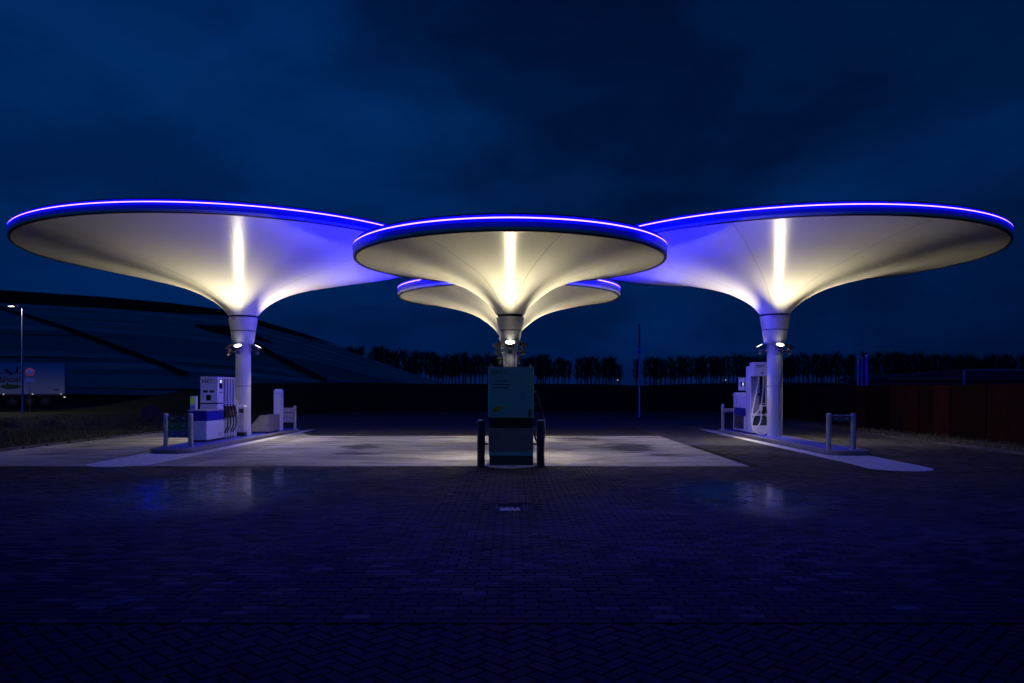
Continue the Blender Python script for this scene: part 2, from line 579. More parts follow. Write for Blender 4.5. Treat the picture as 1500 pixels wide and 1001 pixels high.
def worn_white():
    m = bpy.data.materials.new('worn white marking')
    m.use_nodes = True
    t = m.node_tree
    L = t.links.new
    b = t.nodes['Principled BSDF']
    geo = t.nodes.new('ShaderNodeNewGeometry')
    n = t.nodes.new('ShaderNodeTexNoise')
    n.inputs['Scale'].default_value = 7
    n.inputs['Detail'].default_value = 8
    n.inputs['Roughness'].default_value = 0.7
    L(geo.outputs['Position'], n.inputs['Vector'])
    r = t.nodes.new('ShaderNodeValToRGB')
    r.color_ramp.elements[0].position = 0.28
    r.color_ramp.elements[1].position = 0.5
    r.color_ramp.elements[0].color = (0.30, 0.30, 0.30, 1)
    r.color_ramp.elements[1].color = (0.86, 0.86, 0.86, 1)
    L(n.outputs['Fac'], r.inputs[0])
    br = t.nodes.new('ShaderNodeTexBrick')
    br.inputs['Scale'].default_value = 1.0
    br.inputs['Brick Width'].default_value = 0.205
    br.inputs['Row Height'].default_value = 0.105
    br.inputs['Mortar Size'].default_value = 0.006
    br.inputs['Color1'].default_value = (1, 1, 1, 1)
    br.inputs['Color2'].default_value = (0.88, 0.88, 0.88, 1)
    br.inputs['Mortar'].default_value = (0.45, 0.45, 0.45, 1)
    L(geo.outputs['Position'], br.inputs['Vector'])
    mx = t.nodes.new('ShaderNodeMix')
    mx.data_type = 'RGBA'
    mx.blend_type = 'MULTIPLY'
    mx.inputs[0].default_value = 1
    L(r.outputs[0], mx.inputs[6])
    L(br.outputs['Color'], mx.inputs[7])
    L(mx.outputs[2], b.inputs['Base Color'])
    b.inputs['Roughness'].default_value = 0.6
    return m


M['marking'] = worn_white()

# ------------------------------------------------------------------ mesh helpers


class MB:
    def __init__(self):
        self.v = []
        self.f = []

    def add(self, vs, fs):
        o = len(self.v)
        self.v += [tuple(p) for p in vs]
        self.f += [tuple(i + o for i in q) for q in fs]
        return self

    def box(self, x0, x1, y0, y1, z0, z1):
        return self.add([(x0, y0, z0), (x1, y0, z0), (x1, y1, z0), (x0, y1, z0),
                         (x0, y0, z1), (x1, y0, z1), (x1, y1, z1), (x0, y1, z1)],
                        [(0, 3, 2, 1), (4, 5, 6, 7), (0, 1, 5, 4), (1, 2, 6, 5), (2, 3, 7, 6), (3, 0, 4, 7)])

    def prism(self, poly, z0, z1):
        """poly counter-clockwise in xy"""
        n = len(poly)
        vs = [(x, y, z0) for x, y in poly] + [(x, y, z1) for x, y in poly]
        fs = [tuple(range(n - 1, -1, -1)), tuple(range(n, 2 * n))]
        fs += [(i, (i + 1) % n, n + (i + 1) % n, n + i) for i in range(n)]
        return self.add(vs, fs)

    def prism_y(self, poly, y0, y1):
        """poly in xz, extruded along y"""
        n = len(poly)
        vs = [(x, y0, z) for x, z in poly] + [(x, y1, z) for x, z in poly]
        fs = [tuple(range(n)), tuple(range(2 * n - 1, n - 1, -1))]
        fs += [((i + 1) % n, i, n + i, n + (i + 1) % n) for i in range(n)]
        return self.add(vs, fs)

    def prism_x(self, poly, x0, x1):
        """poly in yz, extruded along x"""
        n = len(poly)
        vs = [(x0, y, z) for y, z in poly] + [(x1, y, z) for y, z in poly]
        fs = [tuple(range(n - 1, -1, -1)), tuple(range(n, 2 * n))]
        fs += [(i, (i + 1) % n, n + (i + 1) % n, n + i) for i in range(n)]
        return self.add(vs, fs)

    def lathe(self, prof, n=32, cx=0, cy=0, cap0=False, cap1=False):
        vs = []
        for r, z in prof:
            for k in range(n):
                a = 2 * math.pi * k / n
                vs.append((cx + r * math.cos(a), cy + r * math.sin(a), z))
        fs = []
        for i in range(len(prof) - 1):
            for k in range(n):
                k2 = (k + 1) % n
                fs.append((i * n + k, i * n + k2, (i + 1) * n + k2, (i + 1) * n + k))
        if cap0:
            fs.append(tuple(range(n - 1, -1, -1)))
        if cap1:
            o = (len(prof) - 1) * n
            fs.append(tuple(range(o, o + n)))
        return self.add(vs, fs)

    def cyl(self, x, y, r, z0, z1, n=20):
        return self.lathe([(r, z0), (r, z1)], n, x, y, True, True)

    def tube(self, pts, r, n=8, closed=False):
        pts = [Vector(p) for p in pts]
        m = len(pts)
        vs = []
        up = None
        for i, p in enumerate(pts):
            if closed:
                d = pts[(i + 1) % m] - pts[i - 1]
            else:
                d = pts[min(i + 1, m - 1)] - pts[max(i - 1, 0)]
            d.normalize()
            if up is None:
                up = Vector((0, 0, 1)) if abs(d.z) < 0.9 else Vector((1, 0, 0))
            s = d.cross(up)
            if s.length < 1e-5:
                s = d.cross(Vector((0.3, 1, 0.2)))
            s.normalize()
            u = s.cross(d)
            u.normalize()
            up = u
            rr = r[i] if isinstance(r, (list, tuple)) else r
            for k in range(n):
                a = 2 * math.pi * k / n
                vs.append(p + s * (rr * math.cos(a)) + u * (rr * math.sin(a)))
        fs = []
        rng = m if closed else m - 1
        for i in range(rng):
            j = (i + 1) % m
            for k in range(n):
                k2 = (k + 1) % n
                fs.append((i * n + k, j * n + k, j * n + k2, i * n + k2))
        if not closed:
            fs.append(tuple(range(n)))
            fs.append(tuple(range((m - 1) * n + n - 1, (m - 1) * n - 1, -1)))
        return self.add(vs, fs)

    def mesh(self, name, material=None, smooth=False):
        me = bpy.data.meshes.new(name)
        me.from_pydata(self.v, [], self.f)
        if material:
            me.materials.append(material)
        if smooth:
            me.polygons.foreach_set('use_smooth', [True] * len(me.polygons))
        me.update()
        return me

    def build(self, name, material, parent=None, smooth=False, bevel=0.0, seg=2, kind=None, autosmooth=False):
        me = self.mesh(name, material, smooth or autosmooth)
        o = bpy.data.objects.new(name, me)
        scene.collection.objects.link(o)
        if autosmooth:
            me.set_sharp_from_angle(angle=R(35))
        if parent:
            o.parent = parent
        if bevel > 0:
            md = o.modifiers.new('edge', 'BEVEL')
            md.width = bevel
            md.segments = seg
            md.limit_method = 'ANGLE'
            md.angle_limit = R(40)
        if kind:
            o['kind'] = kind
        return o


def thing(name, label, cat, loc=(0, 0, 0), rz=0.0, group=None):
    o = bpy.data.objects.new(name, None)
    scene.collection.objects.link(o)
    o.location = loc
    o.rotation_euler = (0, 0, rz)
    o.empty_display_size = 0.2
    o['label'] = label
    o['category'] = cat
    if group:
        o['group'] = group
    return o


def tag(o, label, cat, group=None):
    o['label'] = label
    o['category'] = cat
    if group:
        o['group'] = group
    return o


def copy_tree(o, parent=None):
    c = o.copy()
    scene.collection.objects.link(c)
    if parent:
        c.parent = parent
    for ch in list(o.children):
        copy_tree(ch, c)
    return c


def text(name, body, size, loc, rot, material, parent, depth=0.002, align='LEFT', sx=1.0):
    cu = bpy.data.curves.new(name, 'FONT')
    cu.body = body
    cu.size = size
    cu.extrude = depth
    cu.align_x = align
    cu.offset = size * 0.018
    cu.materials.append(material)
    tmp = bpy.data.objects.new(name + '_source', cu)
    scene.collection.objects.link(tmp)
    me = bpy.data.meshes.new_from_object(tmp.evaluated_get(bpy.context.evaluated_depsgraph_get()))
    bpy.data.objects.remove(tmp)
    bpy.data.curves.remove(cu)
    me.name = name
    o = bpy.data.objects.new(name, me)
    scene.collection.objects.link(o)
    o.location = loc
    o.rotation_euler = rot
    o.scale = (sx, 1, 1)
    o.parent = parent
    return o


def smooth_profile(pts, n):
    """monotone cubic through (r, z)"""
    x = np.array([p[0] for p in pts], float)
    y = np.array([p[1] for p in pts], float)
    h = np.diff(x)
    d = np.diff(y) / h
    m = np.zeros(len(x))
    m[1:-1] = [0 if d[i - 1] * d[i] <= 0 else
               (3 * (h[i - 1] + h[i])) / ((2 * h[i] + h[i - 1]) / d[i - 1] + (h[i] + 2 * h[i - 1]) / d[i])
               for i in range(1, len(x) - 1)]
    m[0] = d[0] * 1.25
    m[-1] = d[-1]
    t = np.linspace(0, 1, n) ** 1.5
    xs = x[0] + (x[-1] - x[0]) * t
    out = []
    for q in xs:
        i = min(max(np.searchsorted(x, q) - 1, 0), len(h) - 1)
        s = (q - x[i]) / h[i]
        h00 = 2 * s ** 3 - 3 * s ** 2 + 1
        h10 = s ** 3 - 2 * s ** 2 + s
        h01 = -2 * s ** 3 + 3 * s ** 2
        h11 = s ** 3 - s ** 2
        out.append((float(q), float(h00 * y[i] + h10 * h[i] * m[i] + h01 * y[i + 1] + h11 * h[i] * m[i + 1])))
    return out


# ------------------------------------------------------------------ ground and paving
def sheet(name, poly, z, m, thick=0.0):
    mb = MB()
    if thick > 0:
        mb.prism(poly, z - thick, z)
    else:
        mb.add([(x, y, z) for x, y in poly], [tuple(range(len(poly)))])
    o = mb.build(name, m)
    o['kind'] = 'structure'
    return o


sheet('ground', [(-1200, -60), (1200, -60), (1200, 1500), (-1200, 1500)], -0.10, M['earth'])
sheet('road', [(-60, 26.55), (12.4, 26.55), (24, 40), (24, 54), (-60, 54)], -0.012, M['asphalt'])
forecourt = sheet('forecourt', [(-30, -12), (30, -12), (30, 20.0), (13.0, 20.0), (13.0, 54), (-13.75, 54), (-13.75, 19.6), (-30, 19.6)],
                  -0.020, M['joint_sand'])
sheet('forecourt_paving', [(5.16, 22.0), (12.9, 22.0), (12.9, 40.0), (5.16, 40.0)], -0.006, M['paver_far'])
sheet('near_paving', [(-30, -12), (30, -12), (30, 3.2), (-30, 3.2)], -0.006, M['paver_far'])
apron = sheet('concrete_apron', [(-7.0, 16.08), (5.06, 16.08), (5.16, 26.45), (-7.0, 26.45)], 0.004, M['concrete'], 0.05)
sheet('concrete_lane', [(-13.4, 16.08), (-7.012, 16.08), (-7.012, 26.45), (-8.0, 28.5), (-13.4, 28.5)], 0.004, M['concrete_old'], 0.05)


def paver_geo(cx, cy, ang, w, d, rnd):
    """chamfered paving stone"""
    c = 0.004
    hw, hd = w / 2, d / 2
    dz = rnd.uniform(-0.0022, 0.0022)
    tx, ty = rnd.uniform(-0.008, 0.008), rnd.uniform(-0.010, 0.010)
    ca, sa = math.cos(ang), math.sin(ang)
    vs = []
    for (sx, sy, zz) in ((hw, hd, -0.03), (hw, hd, -0.005), (hw - c, hd - c, 0)):
        for (a, b) in ((-1, -1), (1, -1), (1, 1), (-1, 1)):
            x, y = a * sx, b * sy
            z = zz + dz + tx * x + ty * y
            vs.append((cx + ca * x - sa * y, cy + sa * x + ca * y, z))
    fs = [(8, 9, 10, 11)]
    for k in range(4):
        k2 = (k + 1) % 4
        fs.append((k, k2, 4 + k2, 4 + k))
        fs.append((4 + k, 4 + k2, 8 + k2, 8 + k))
    return vs, fs


rnd = random.Random(3)
BL, BW, J = 0.205, 0.105, 0.006
stones = []          # (x, y, angle)
Y_BORDER = 5.32
# herringbone zone next to the camera
hb = []
a45 = R(45)
u = BW
for i in range(-90, 90):
    for j in range(-45, 45):
        # herringbone cells: one stone lengthwise, one crosswise
        hb.append(((1.0 + i + 4 * j) * u, (0.5 + i) * u, 0))
        hb.append(((2.5 + i + 4 * j) * u, i * u, 90))
ca, sa = math.cos(a45), math.sin(a45)
for (lx, ly, rot) in hb:
    x = ca * lx - sa * ly
    y = sa * lx + ca * ly + 4.0
    if 3.2 < y < Y_BORDER - 0.015 and abs(x) < 0.68 * y + 2.4:
        stones.append((x, y, a45 + R(rot), 'h'))
# running bond up to the concrete, with a gap for the gully
row = 0
y = Y_BORDER + BW / 2
while y < 22.0:
    off = 0.5 * BL if row % 2 else 0.0
    if y < 16.0:
        lim = 0.68 * y + 2.4
        k0, k1 = int(-lim / BL) - 1, int(lim / BL) + 1
        lo, hi = -lim, lim
    else:
        k0, k1 = int(5.2 / BL), int(12.9 / BL) + 1
        lo, hi = 5.28, 12.8
    for k in range(k0, k1 + 1):
        x = k * BL + off
        if lo <= x <= hi:
            if 10.18 < y < 10.92 and -0.39 < x < 0.33:
                continue
            stones.append((x, y, 0.0, 'b'))
    y += BW
    row += 1

inview = [s for s in stones if abs(s[0]) < 0.685 * s[1] + 0.05 and s[1] > 4.15]
inview.sort(key=lambda s: s[1])
singles = set(inview[:300])
variants = []
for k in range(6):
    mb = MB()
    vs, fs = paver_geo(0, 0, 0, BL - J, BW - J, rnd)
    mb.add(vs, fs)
    variants.append(mb.mesh('paving_brick', M['paver_dimmed'] if k < 4 else M['paver']))
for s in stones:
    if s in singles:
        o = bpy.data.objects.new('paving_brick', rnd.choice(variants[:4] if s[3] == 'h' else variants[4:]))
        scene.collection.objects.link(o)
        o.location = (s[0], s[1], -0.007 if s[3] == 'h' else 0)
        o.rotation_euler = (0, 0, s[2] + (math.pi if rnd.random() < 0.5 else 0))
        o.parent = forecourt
dimmed = {s for s in stones if s[3] == 'b' and rnd.random() < 0.95 * max(0.0, min(1.0, (9.2 - s[1]) / 3.9)) ** 1.1 + 0.03}  # share of near-black stones rises toward the camera, a painted fade of light
for kind_, mm in (('h', 'paver_dimmed'), ('o', 'paver_dimmed'), ('b', 'paver')):
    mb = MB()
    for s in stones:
        if s not in singles and ('o' if s in dimmed else s[3]) == kind_:
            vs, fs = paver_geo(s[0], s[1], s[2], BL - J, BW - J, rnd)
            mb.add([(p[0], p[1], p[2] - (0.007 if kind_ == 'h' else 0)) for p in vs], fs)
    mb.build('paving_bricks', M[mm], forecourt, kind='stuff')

# gully in the paving
g = thing('drain_gully', 'small metal gully grate sunk in the dark brick paving before the middle pump', 'drain', (-0.03, 10.55, 0))
mb = MB()
mb.box(-0.205, -0.175, -0.33, 0.31, -0.12, -0.004).box(0.175, 0.205, -0.33, 0.31, -0.12, -0.004)
mb.box(-0.175, 0.175, 0.27, 0.31, -0.12, -0.004).box(-0.175, 0.175, -0.33, -0.30, -0.12, -0.004)
mb.build('frame', M['kerb_dark'], g, bevel=0.004)
for xa, xb in ((-0.45, -0.207), (0.207, 0.45)):
    MB().box(xa, xb, -0.36, 0.36, -0.06, -0.010).build('surround', M['joint_sand'], g)
MB().box(-0.17, 0.17, -0.295, 0.265, -0.13, -0.11).build('sump', M['gap'], g)
MB().prism_x([(-0.28, -0.045), (-0.02, -0.030), (-0.02, -0.014), (-0.28, -0.014)], -0.14, 0.14).build('grate_plate', M['cast_iron'], g, bevel=0.003)
for k in range(4):
    MB().box(-0.13 + k * 0.075, -0.10 + k * 0.075, -0.26, 0.0, -0.0138, -0.004).build('grate_bar', M['cast_iron'], g, bevel=0.002)

# white markings round the islands
def marking(name, poly, z=0.0085):
    o = MB().add([(x, y, z) for x, y in poly], [tuple(range(len(poly)))]).build(name, M['marking'])
    o['kind'] = 'structure'
    return o


def arc(cx, cy, rx, ry, a0, a1, n):
    return [(cx + rx * math.cos(R(a0 + (a1 - a0) * k / n)), cy + ry * math.sin(R(a0 + (a1 - a0) * k / n))) for k in range(n + 1)]


marking('road_marking', [(-9.35, 19.2), (-9.30, 17.2)] + arc(-8.55, 16.6, 0.72, 0.72, 190, 345, 14) + [(-7.82, 17.6), (-7.86, 28.4), (-8.0, 30.8), (-8.35, 29.6), (-8.2, 28.0), (-8.2, 19.2)])
marking('road_marking', [(8.82, 18.9), (8.74, 16.2)] + arc(8.02, 15.75, 0.68, 0.72, 0, -165, 14) + [(7.42, 16.6), (7.55, 29.0), (7.70, 31.2), (8.1, 29.4), (7.88, 28.4), (7.82, 18.9)][0:])
marking('road_marking', [(-0.62, 16.4)] + arc(-0.02, 16.4, 0.60, 0.80, 180, 360, 16))

# verge, kerbs and the dark bank beyond
left_verge = sheet('verge', [(-60, 19.9), (-13.72, 19.9), (-13.2, 32), (-13.2, 53), (-60, 53)], 0.03, M['earth'])
mb = MB()
kerbs = thing('kerb_line', 'low concrete kerb along the grass verge beside the lane', 'kerb')
for k in range(13):
    y0 = 19.9 + k * 1.0
    x0 = -13.70 + 0.50 * (k / 12)
    MB().box(x0, x0 + 0.15, y0, y0 + 0.985, -0.05, 0.06).build('kerb_stone', M['kerb_dark'], kerbs, bevel=0.012)
for k in range(10):
    MB().box(-13.70 - k - 1 + 0.01, -13.70 - k, 19.72, 19.87, -0.05, 0.06).build('kerb_stone', M['kerb_dark'], kerbs, bevel=0.012)
sheet('verge', [(12.95, 17), (40, 17), (40, 44), (12.95, 44)], 0.03, M['earth'])
mb = MB()
kerbs2 = thing('kerb_line', 'low concrete kerb along the rough strip before the rusty fence', 'kerb')
for k in range(18):
    MB().box(12.80, 12.94, 17 + k, 17.985 + k, -0.05, 0.06).build('kerb_stone', M['kerb_dark'], kerbs2, bevel=0.012)

# grass blades and gravel
def blades(name, n, region, hmin, hmax, seed, m, parent=None):
    r = random.Random(seed)
    mb = MB()
    for _ in range(n):
        x, y, base = region(r)
        h = r.uniform(hmin, hmax)
        a = r.uniform(0, 6.28)
        w = r.uniform(0.006, 0.014)
        lx, ly = r.uniform(-0.4, 0.4) * h, r.uniform(-0.4, 0.4) * h
        dx, dy = w * math.cos(a), w * math.sin(a)
        mb.add([(x - dx, y - dy, base), (x + dx, y + dy, base),
                (x + dx * .6 + lx * .5, y + dy * .6 + ly * .5, base + h * .6), (x - dx * .6 + lx * .5, y - dy * .6 + ly * .5, base + h * .6),
                (x + lx, y + ly, base + h)], [(0, 1, 2, 3), (3, 2, 4)])
    o = mb.build(name, m, parent)
    o['kind'] = 'stuff'
    return o


def reg_left(r):
    y = 20.3 + 26 * r.random() ** 1.5
    x = -13.95 - 14 * r.random() ** 1.3 + 0.5 * min(1, (y - 20) / 12)
    return x, y, 0.03


clump_pts = [(random.uniform(-26, -14.5), random.uniform(21, 34)) for _ in range(70)]


def reg_clump(r):
    c = r.choice(clump_pts)
    return c[0] + r.gauss(0, 0.16), c[1] + r.gauss(0, 0.16), 0.03


def reg_right(r):
    return 13.0 + 1.35 * r.random(), 18 + 20 * r.random(), 0.03


blades('grass', 9000, reg_left, 0.04, 0.16, 1, M['grass'])
blades('grass', 3500, reg_clump, 0.15, 0.45, 2, M['grass'])
blades('grass', 3000, reg_right, 0.04, 0.18, 3, M['grass'])
rg = random.Random(5)
mb = MB()
for _ in range(2600):
    x, y = 12.98 + 1.3 * rg.random(), 17.5 + 18 * rg.random()
    s = rg.uniform(0.012, 0.035)
    pts = [(x + s * rg.uniform(.7, 1.2), y, .03), (x, y + s * rg.uniform(.7, 1.2), .03), (x - s, y, .03), (x, y - s, .03), (x + s * rg.uniform(-.3, .3), y, .03 + s)]
    mb.add(pts, [(0, 1, 4), (1, 2, 4), (2, 3, 4), (3, 0, 4)])
mb.build('gravel', M['gravel'])['kind'] = 'stuff'

# long dark dike that closes off the forecourt
rb = random.Random(11)
prof = [(53.5, -0.12), (56, 0.55), (60, 1.45), (64, 2.05), (70, 2.15), (82, 0.4), (90, -0.12)]
xs = np.arange(-260, 261, 4.0)
mb = MB()
vs, fs = [], []
for i, x in enumerate(xs):
    for j, (yy, zz) in enumerate(prof):
        wob = 0.10 * math.sin(x * 0.11 + j) + 0.08 * math.sin(x * 0.37) + rb.uniform(-0.06, 0.06)
        fade = min(1.0, max(0.0, (x + 37) / 14))
        fade = fade * fade * (3 - 2 * fade)
        vs.append((x, yy + 1.2 * math.sin(x * 0.03), -0.12 + (zz + 0.12 + (wob if 0 < j < 6 else 0)) * fade))
P = len(prof)
for i in range(len(xs) - 1):
    for j in range(P - 1):
        fs.append((i * P + j, (i + 1) * P + j, (i + 1) * P + j + 1, i * P + j + 1))
mb.add(vs, fs)
mb.build('dike', M['hill'], smooth=True)['kind'] = 'structure'

# ------------------------------------------------------------------ solar hill
# the long slope: base line at y = 92, crest further back and higher
F = 1105.0
crest_px = [(-260, 412), (0, 430), (150, 440), (250, 449), (340, 461), (390, 478), (440, 493), (490, 510), (540, 529), (590, 547), (640, 564), (660, 568)]


def crest_v(uu):
    us = [c[0] for c in crest_px]
    vs_ = [c[1] for c in crest_px]
    return float(np.interp(uu, us, vs_))


NS, NT = 90, 20
HILL_Y0 = 95.0


def hill_point(uu, t):
    """uu: bearing as plan slope, t: 0 base .. 1 crest"""
    s = (uu - 750) / F
    run = 70.0 * max(0.02, min(1.0, (660 - uu) / 420)) ** 0.7
    yb, yc = HILL_Y0, HILL_Y0 + run
    zc = (570 - crest_v(uu)) / F * yc + 1.65
    yy = yb + (yc - yb) * t
    z = -0.1 + (zc + 0.1) * (t * (1.12 - 0.12 * t))
    return (s * yy, yy, z)


hv, hf = [], []
us = np.linspace(-330, 662, NS)
for i, uu in enumerate(us):
    for j in range(NT + 1):
        x, yy, z = hill_point(uu, j / NT)
        hv.append((x, yy, z))
    x, yy, z = hill_point(uu, 1.0)
    hv.append((x * 1.02, yy * 1.05 + 4, z - 0.4))
    hv.append((x * 1.1, yy + 90, -0.2))
C_ = NT + 3
for i in range(NS - 1):
    for j in range(C_ - 1):
        hf.append((i * C_ + j, (i + 1) * C_ + j, (i + 1) * C_ + j + 1, i * C_ + j + 1))
MB().add(hv, hf).build('hill', M['hill'], smooth=True)['kind'] = 'structure'


def slope_at(uu, v):
    """height fraction on the slope whose picture of the crest line falls at v"""
    lo, hi = 0.0, 1.0
    for _ in range(30):
        t = (lo + hi) / 2
        x, yy, z = hill_point(uu, t)
        if 570 - (z - 1.65) / yy * F > v:
            lo = t
        else:
            hi = t
    return (lo + hi) / 2


def track(pts, name='service_track'):
    """pts: (bearing, upper edge, lower edge) along an earth track that runs over the slope"""
    vs, fs = [], []
    us_ = np.linspace(pts[0][0], pts[-1][0], 70)
    for uu in us_:
        for k in (1, 2):
            v = float(np.interp(uu, [p[0] for p in pts], [p[k] for p in pts]))
            x, yy, z = hill_point(uu, slope_at(uu, v))
            vs.append((x, yy, z + 0.75))
    for i in range(len(us_) - 1):
        fs.append((2 * i, 2 * i + 1, 2 * i + 3, 2 * i + 2))
    MB().add(vs, fs).build(name, M['hill'])['kind'] = 'structure'


track([(-330, 395, 398), (0, 454, 457), (100, 485, 490), (200, 523, 529), (275, 553, 560)])
track([(372, 506, 511), (400, 523, 529), (440, 544, 551), (478, 562, 568)])
track([(285, 481, 482), (300, 482, 489), (340, 484, 497), (365, 491, 500), (400, 509, 510)])
track([(-330, 400, 420), (0, 428, 447), (150, 436, 455), (280, 447, 463), (330, 456, 466), (380, 474, 481), (430, 490, 494), (500, 512, 514)])

nrow = 25
rs = random.Random(21)
for j in range(nrow):
    t0 = 0.03 + 0.95 * j / nrow
    th_ = 0.95 / nrow * (0.86 if j % 5 else 0.55)
    seg = []

    def flush(seg):
        if len(seg) < 4:
            return
        mb = MB()
        vs, fs = [], []
        for (p, q) in seg:
            vs += [p, q, (q[0], q[1] + 0.05, q[2] - 0.06), (p[0], p[1] + 0.05, p[2] - 0.06)]
        for i in range(len(seg) - 1):
            a, b = i * 4, (i + 1) * 4
            fs += [(a, b, b + 1, a + 1), (a + 1, b + 1, b + 2, a + 2), (a + 2, b + 2, b + 3, a + 3), (a + 3, b + 3, b, a)]
        n = len(seg)
        fs += [(0, 1, 2, 3), ((n - 1) * 4 + 3, (n - 1) * 4 + 2, (n - 1) * 4 + 1, (n - 1) * 4)]
        mb.add(vs, fs)
        o = mb.build('solar_panel_row', M['solar'])
        tag(o, 'long row of dark solar panels on the far slope at the left', 'solar panels', 'rows of solar panels on the far slope')

    for uu in np.arange(-330, 655, 5.0):
        t = t0 + 0.004 * math.sin(uu * 0.02 + j)
        x, yy, z = hill_point(uu, t)
        x2, y2, z2 = hill_point(uu, t + th_)
        seg.append(((x, yy, z + 0.35), (x2, y2, z2 + 0.55)))
    flush(seg)

# ------------------------------------------------------------------ canopies
PROFILE_BIG = [(0.462, 4.035), (0.60, 4.22), (0.80, 4.40), (1.04, 4.56), (1.58, 4.82), (2.36, 5.06), (3.12, 5.24), (3.9, 5.41), (4.9, 5.62)]
PROFILE_SMALL = [(0.333, 3.426), (0.46, 3.61), (0.675, 3.81), (0.906, 3.985), (1.234, 4.154), (1.776, 4.332), (2.49, 4.50), (3.02, 4.616)]


def canopy(label, x, y, rad, led_h, prof_src, collar, lamp_h):
    root = thing('fuel_canopy', label, 'canopy', (x, y, 0), 0, 'funnel shaped canopies of the filling station')
    rc0, hc0, rc1, hc1, rcol = collar
    hb = led_h - 0.235
    # column
    MB().lathe([(rcol, 0.12), (rcol, hc0 + 0.04)], 48, cap0=True).build('column', M['column'], root, autosmooth=True)
    MB().lathe([(rcol + 0.004, 1.735), (rcol + 0.004, 1.75)], 48).build('column_joint', M['gap'], root, smooth=True)
    # collar in two rings with shadow gaps
    hm = hc0 + (hc1 - hc0) * 0.5
    rm = rc0 + (rc1 - rc0) * 0.5
    MB().lathe([(rcol, hc0), (rc0, hc0), (rm - .003, hm - .012)], 64).build('collar_ring', M['collar'], root, autosmooth=True)
    MB().lathe([(rm, hm + .012), (rc1, hc1 - .01), (rc1 - .03, hc1)], 64).build('collar_ring', M['collar'], root, autosmooth=True)
    MB().lathe([(rm - .02, hm - .02), (rm - .02, hm + .02)], 48).build('collar_gap', M['gap'], root, smooth=True)
    MB().lathe([(rc1 - .05, hc1 - .02), (prof_src[0][0] - .035, prof_src[0][1] + .02)], 48).build('collar_gap', M['gap'], root, smooth=True)
    # membrane funnel
    src = list(prof_src) + [(rad - 0.095, hb - 0.005)]
    pr = smooth_profile(src, 54)
    MB().lathe(pr, 160).build('membrane', M['membrane'], root, smooth=True)
    # membrane seams
    for k in range(8):
        a = 2 * math.pi * (k + 0.37) / 8
        mb = MB()
        vs, fs = [], []
        for (r_, h_) in pr[2:]:
            for s in (-1, 1):
                w = 0.013
                vs.append((r_ * math.cos(a) - s * w * math.sin(a), r_ * math.sin(a) + s * w * math.cos(a), h_ - 0.004))
        for i in range(len(vs) // 2 - 1):
            fs.append((2 * i, 2 * i + 1, 2 * i + 3, 2 * i + 2))
        mb.add(vs, fs).build('membrane_seam', M['seam'], root, smooth=True)
    # rim
    MB().lathe([(rad - 0.10, hb), (rad - 0.085, hb - 0.03), (rad - 0.04, hb - 0.03), (rad - 0.025, hb - 0.002)], 160).build('rim_lip', M['rim_lip'], root, autosmooth=True)
    d = rad - 0.02
    MB().lathe([(d - 0.005, hb), (d, hb + 0.015), (d, led_h - 0.170)], 160).build('rim_band', M['rim'], root, autosmooth=True)
    MB().lathe([(d, led_h - 0.169), (d + 0.003, led_h - 0.167), (d + 0.003, led_h - 0.082), (d, led_h - 0.080)], 160).build('rim_glow', M['rim_glow_low'], root, autosmooth=True)  # glowing ring stands in for tube light on the band
    MB().lathe([(d, led_h - 0.079), (d + 0.003, led_h - 0.077), (d + 0.003, led_h - 0.022), (d, led_h - 0.020)], 160).build('rim_glow', M['rim_glow'], root, autosmooth=True)
    # ledge that carries the tube and cuts its light off steeply below
    MB().lathe([(d, led_h - 0.019), (d + 0.018, led_h - 0.018), (d + 0.018, led_h - 0.0155), (d - 0.10, led_h - 0.0155)], 160).build('led_ledge', M['rim_lip'], root, autosmooth=True)
    MB().lathe([(d - 0.022, led_h - 0.0154), (d - 0.022, led_h + 0.03), (d - 0.024, led_h + 0.055), (d - 0.030, led_h + 0.078), (d - 0.042, led_h + 0.096), (d - 0.056, led_h + 0.095), (d - 0.060, led_h - 0.0154)], 160).build('halo_upstand', M['halo_upstand'], root, autosmooth=True)  # edge added above the tube to catch its light as a halo
    MB().lathe([(d - 0.10, led_h - 0.016), (rad * 0.6, led_h - 0.16), (rad * 0.45, led_h - 0.24), (rad * 0.2, led_h - 0.36)], 96, cap1=True).build('roof', M['roof'], root, smooth=True)
    n = 144
    MB().tube([(d * math.cos(2 * math.pi * k / n), d * math.sin(2 * math.pi * k / n), led_h) for k in range(n)], 0.012, 8, True).build('led_strip', M['led'], root, smooth=True)
    # floodlights
    k_ = rcol / 0.24
    for q in range(4):
        a = R(-90 + 90 * q)
        dr = Vector((math.cos(a), math.sin(a), 0))
        side = Vector((-math.sin(a), math.cos(a), 0))
        cpos = dr * (rcol + 0.24 * k_) + Vector((0, 0, lamp_h))
        tilt = R(30)
        ax = (Vector((0, 0, 1)) * math.cos(tilt) + dr * math.sin(tilt)).normalized()
        e1 = side
        e2 = ax.cross(e1).normalized()
        rl = 0.125 * (0.85 + 0.15 * k_)

        def ring(rr, h, nn=20):
            return [cpos + ax * h + e1 * (rr * math.cos(2 * math.pi * i / nn)) + e2 * (rr * math.sin(2 * math.pi * i / nn)) for i in range(nn)]

        vs, fs = [], []
        prf = [(0.02, -0.11), (0.07, -0.10), (rl * 0.95, -0.02), (rl * 1.05, 0.0), (rl * 1.05, 0.02), (rl * 0.96, 0.02), (rl * 0.96, 0.006)]
        nn = 20
        for (rr, h) in prf:
            vs += ring(rr, h)
        for i in range(len(prf) - 1):
            for t in range(nn):
                t2 = (t + 1) % nn
                fs.append((i * nn + t, i * nn + t2, (i + 1) * nn + t2, (i + 1) * nn + t))
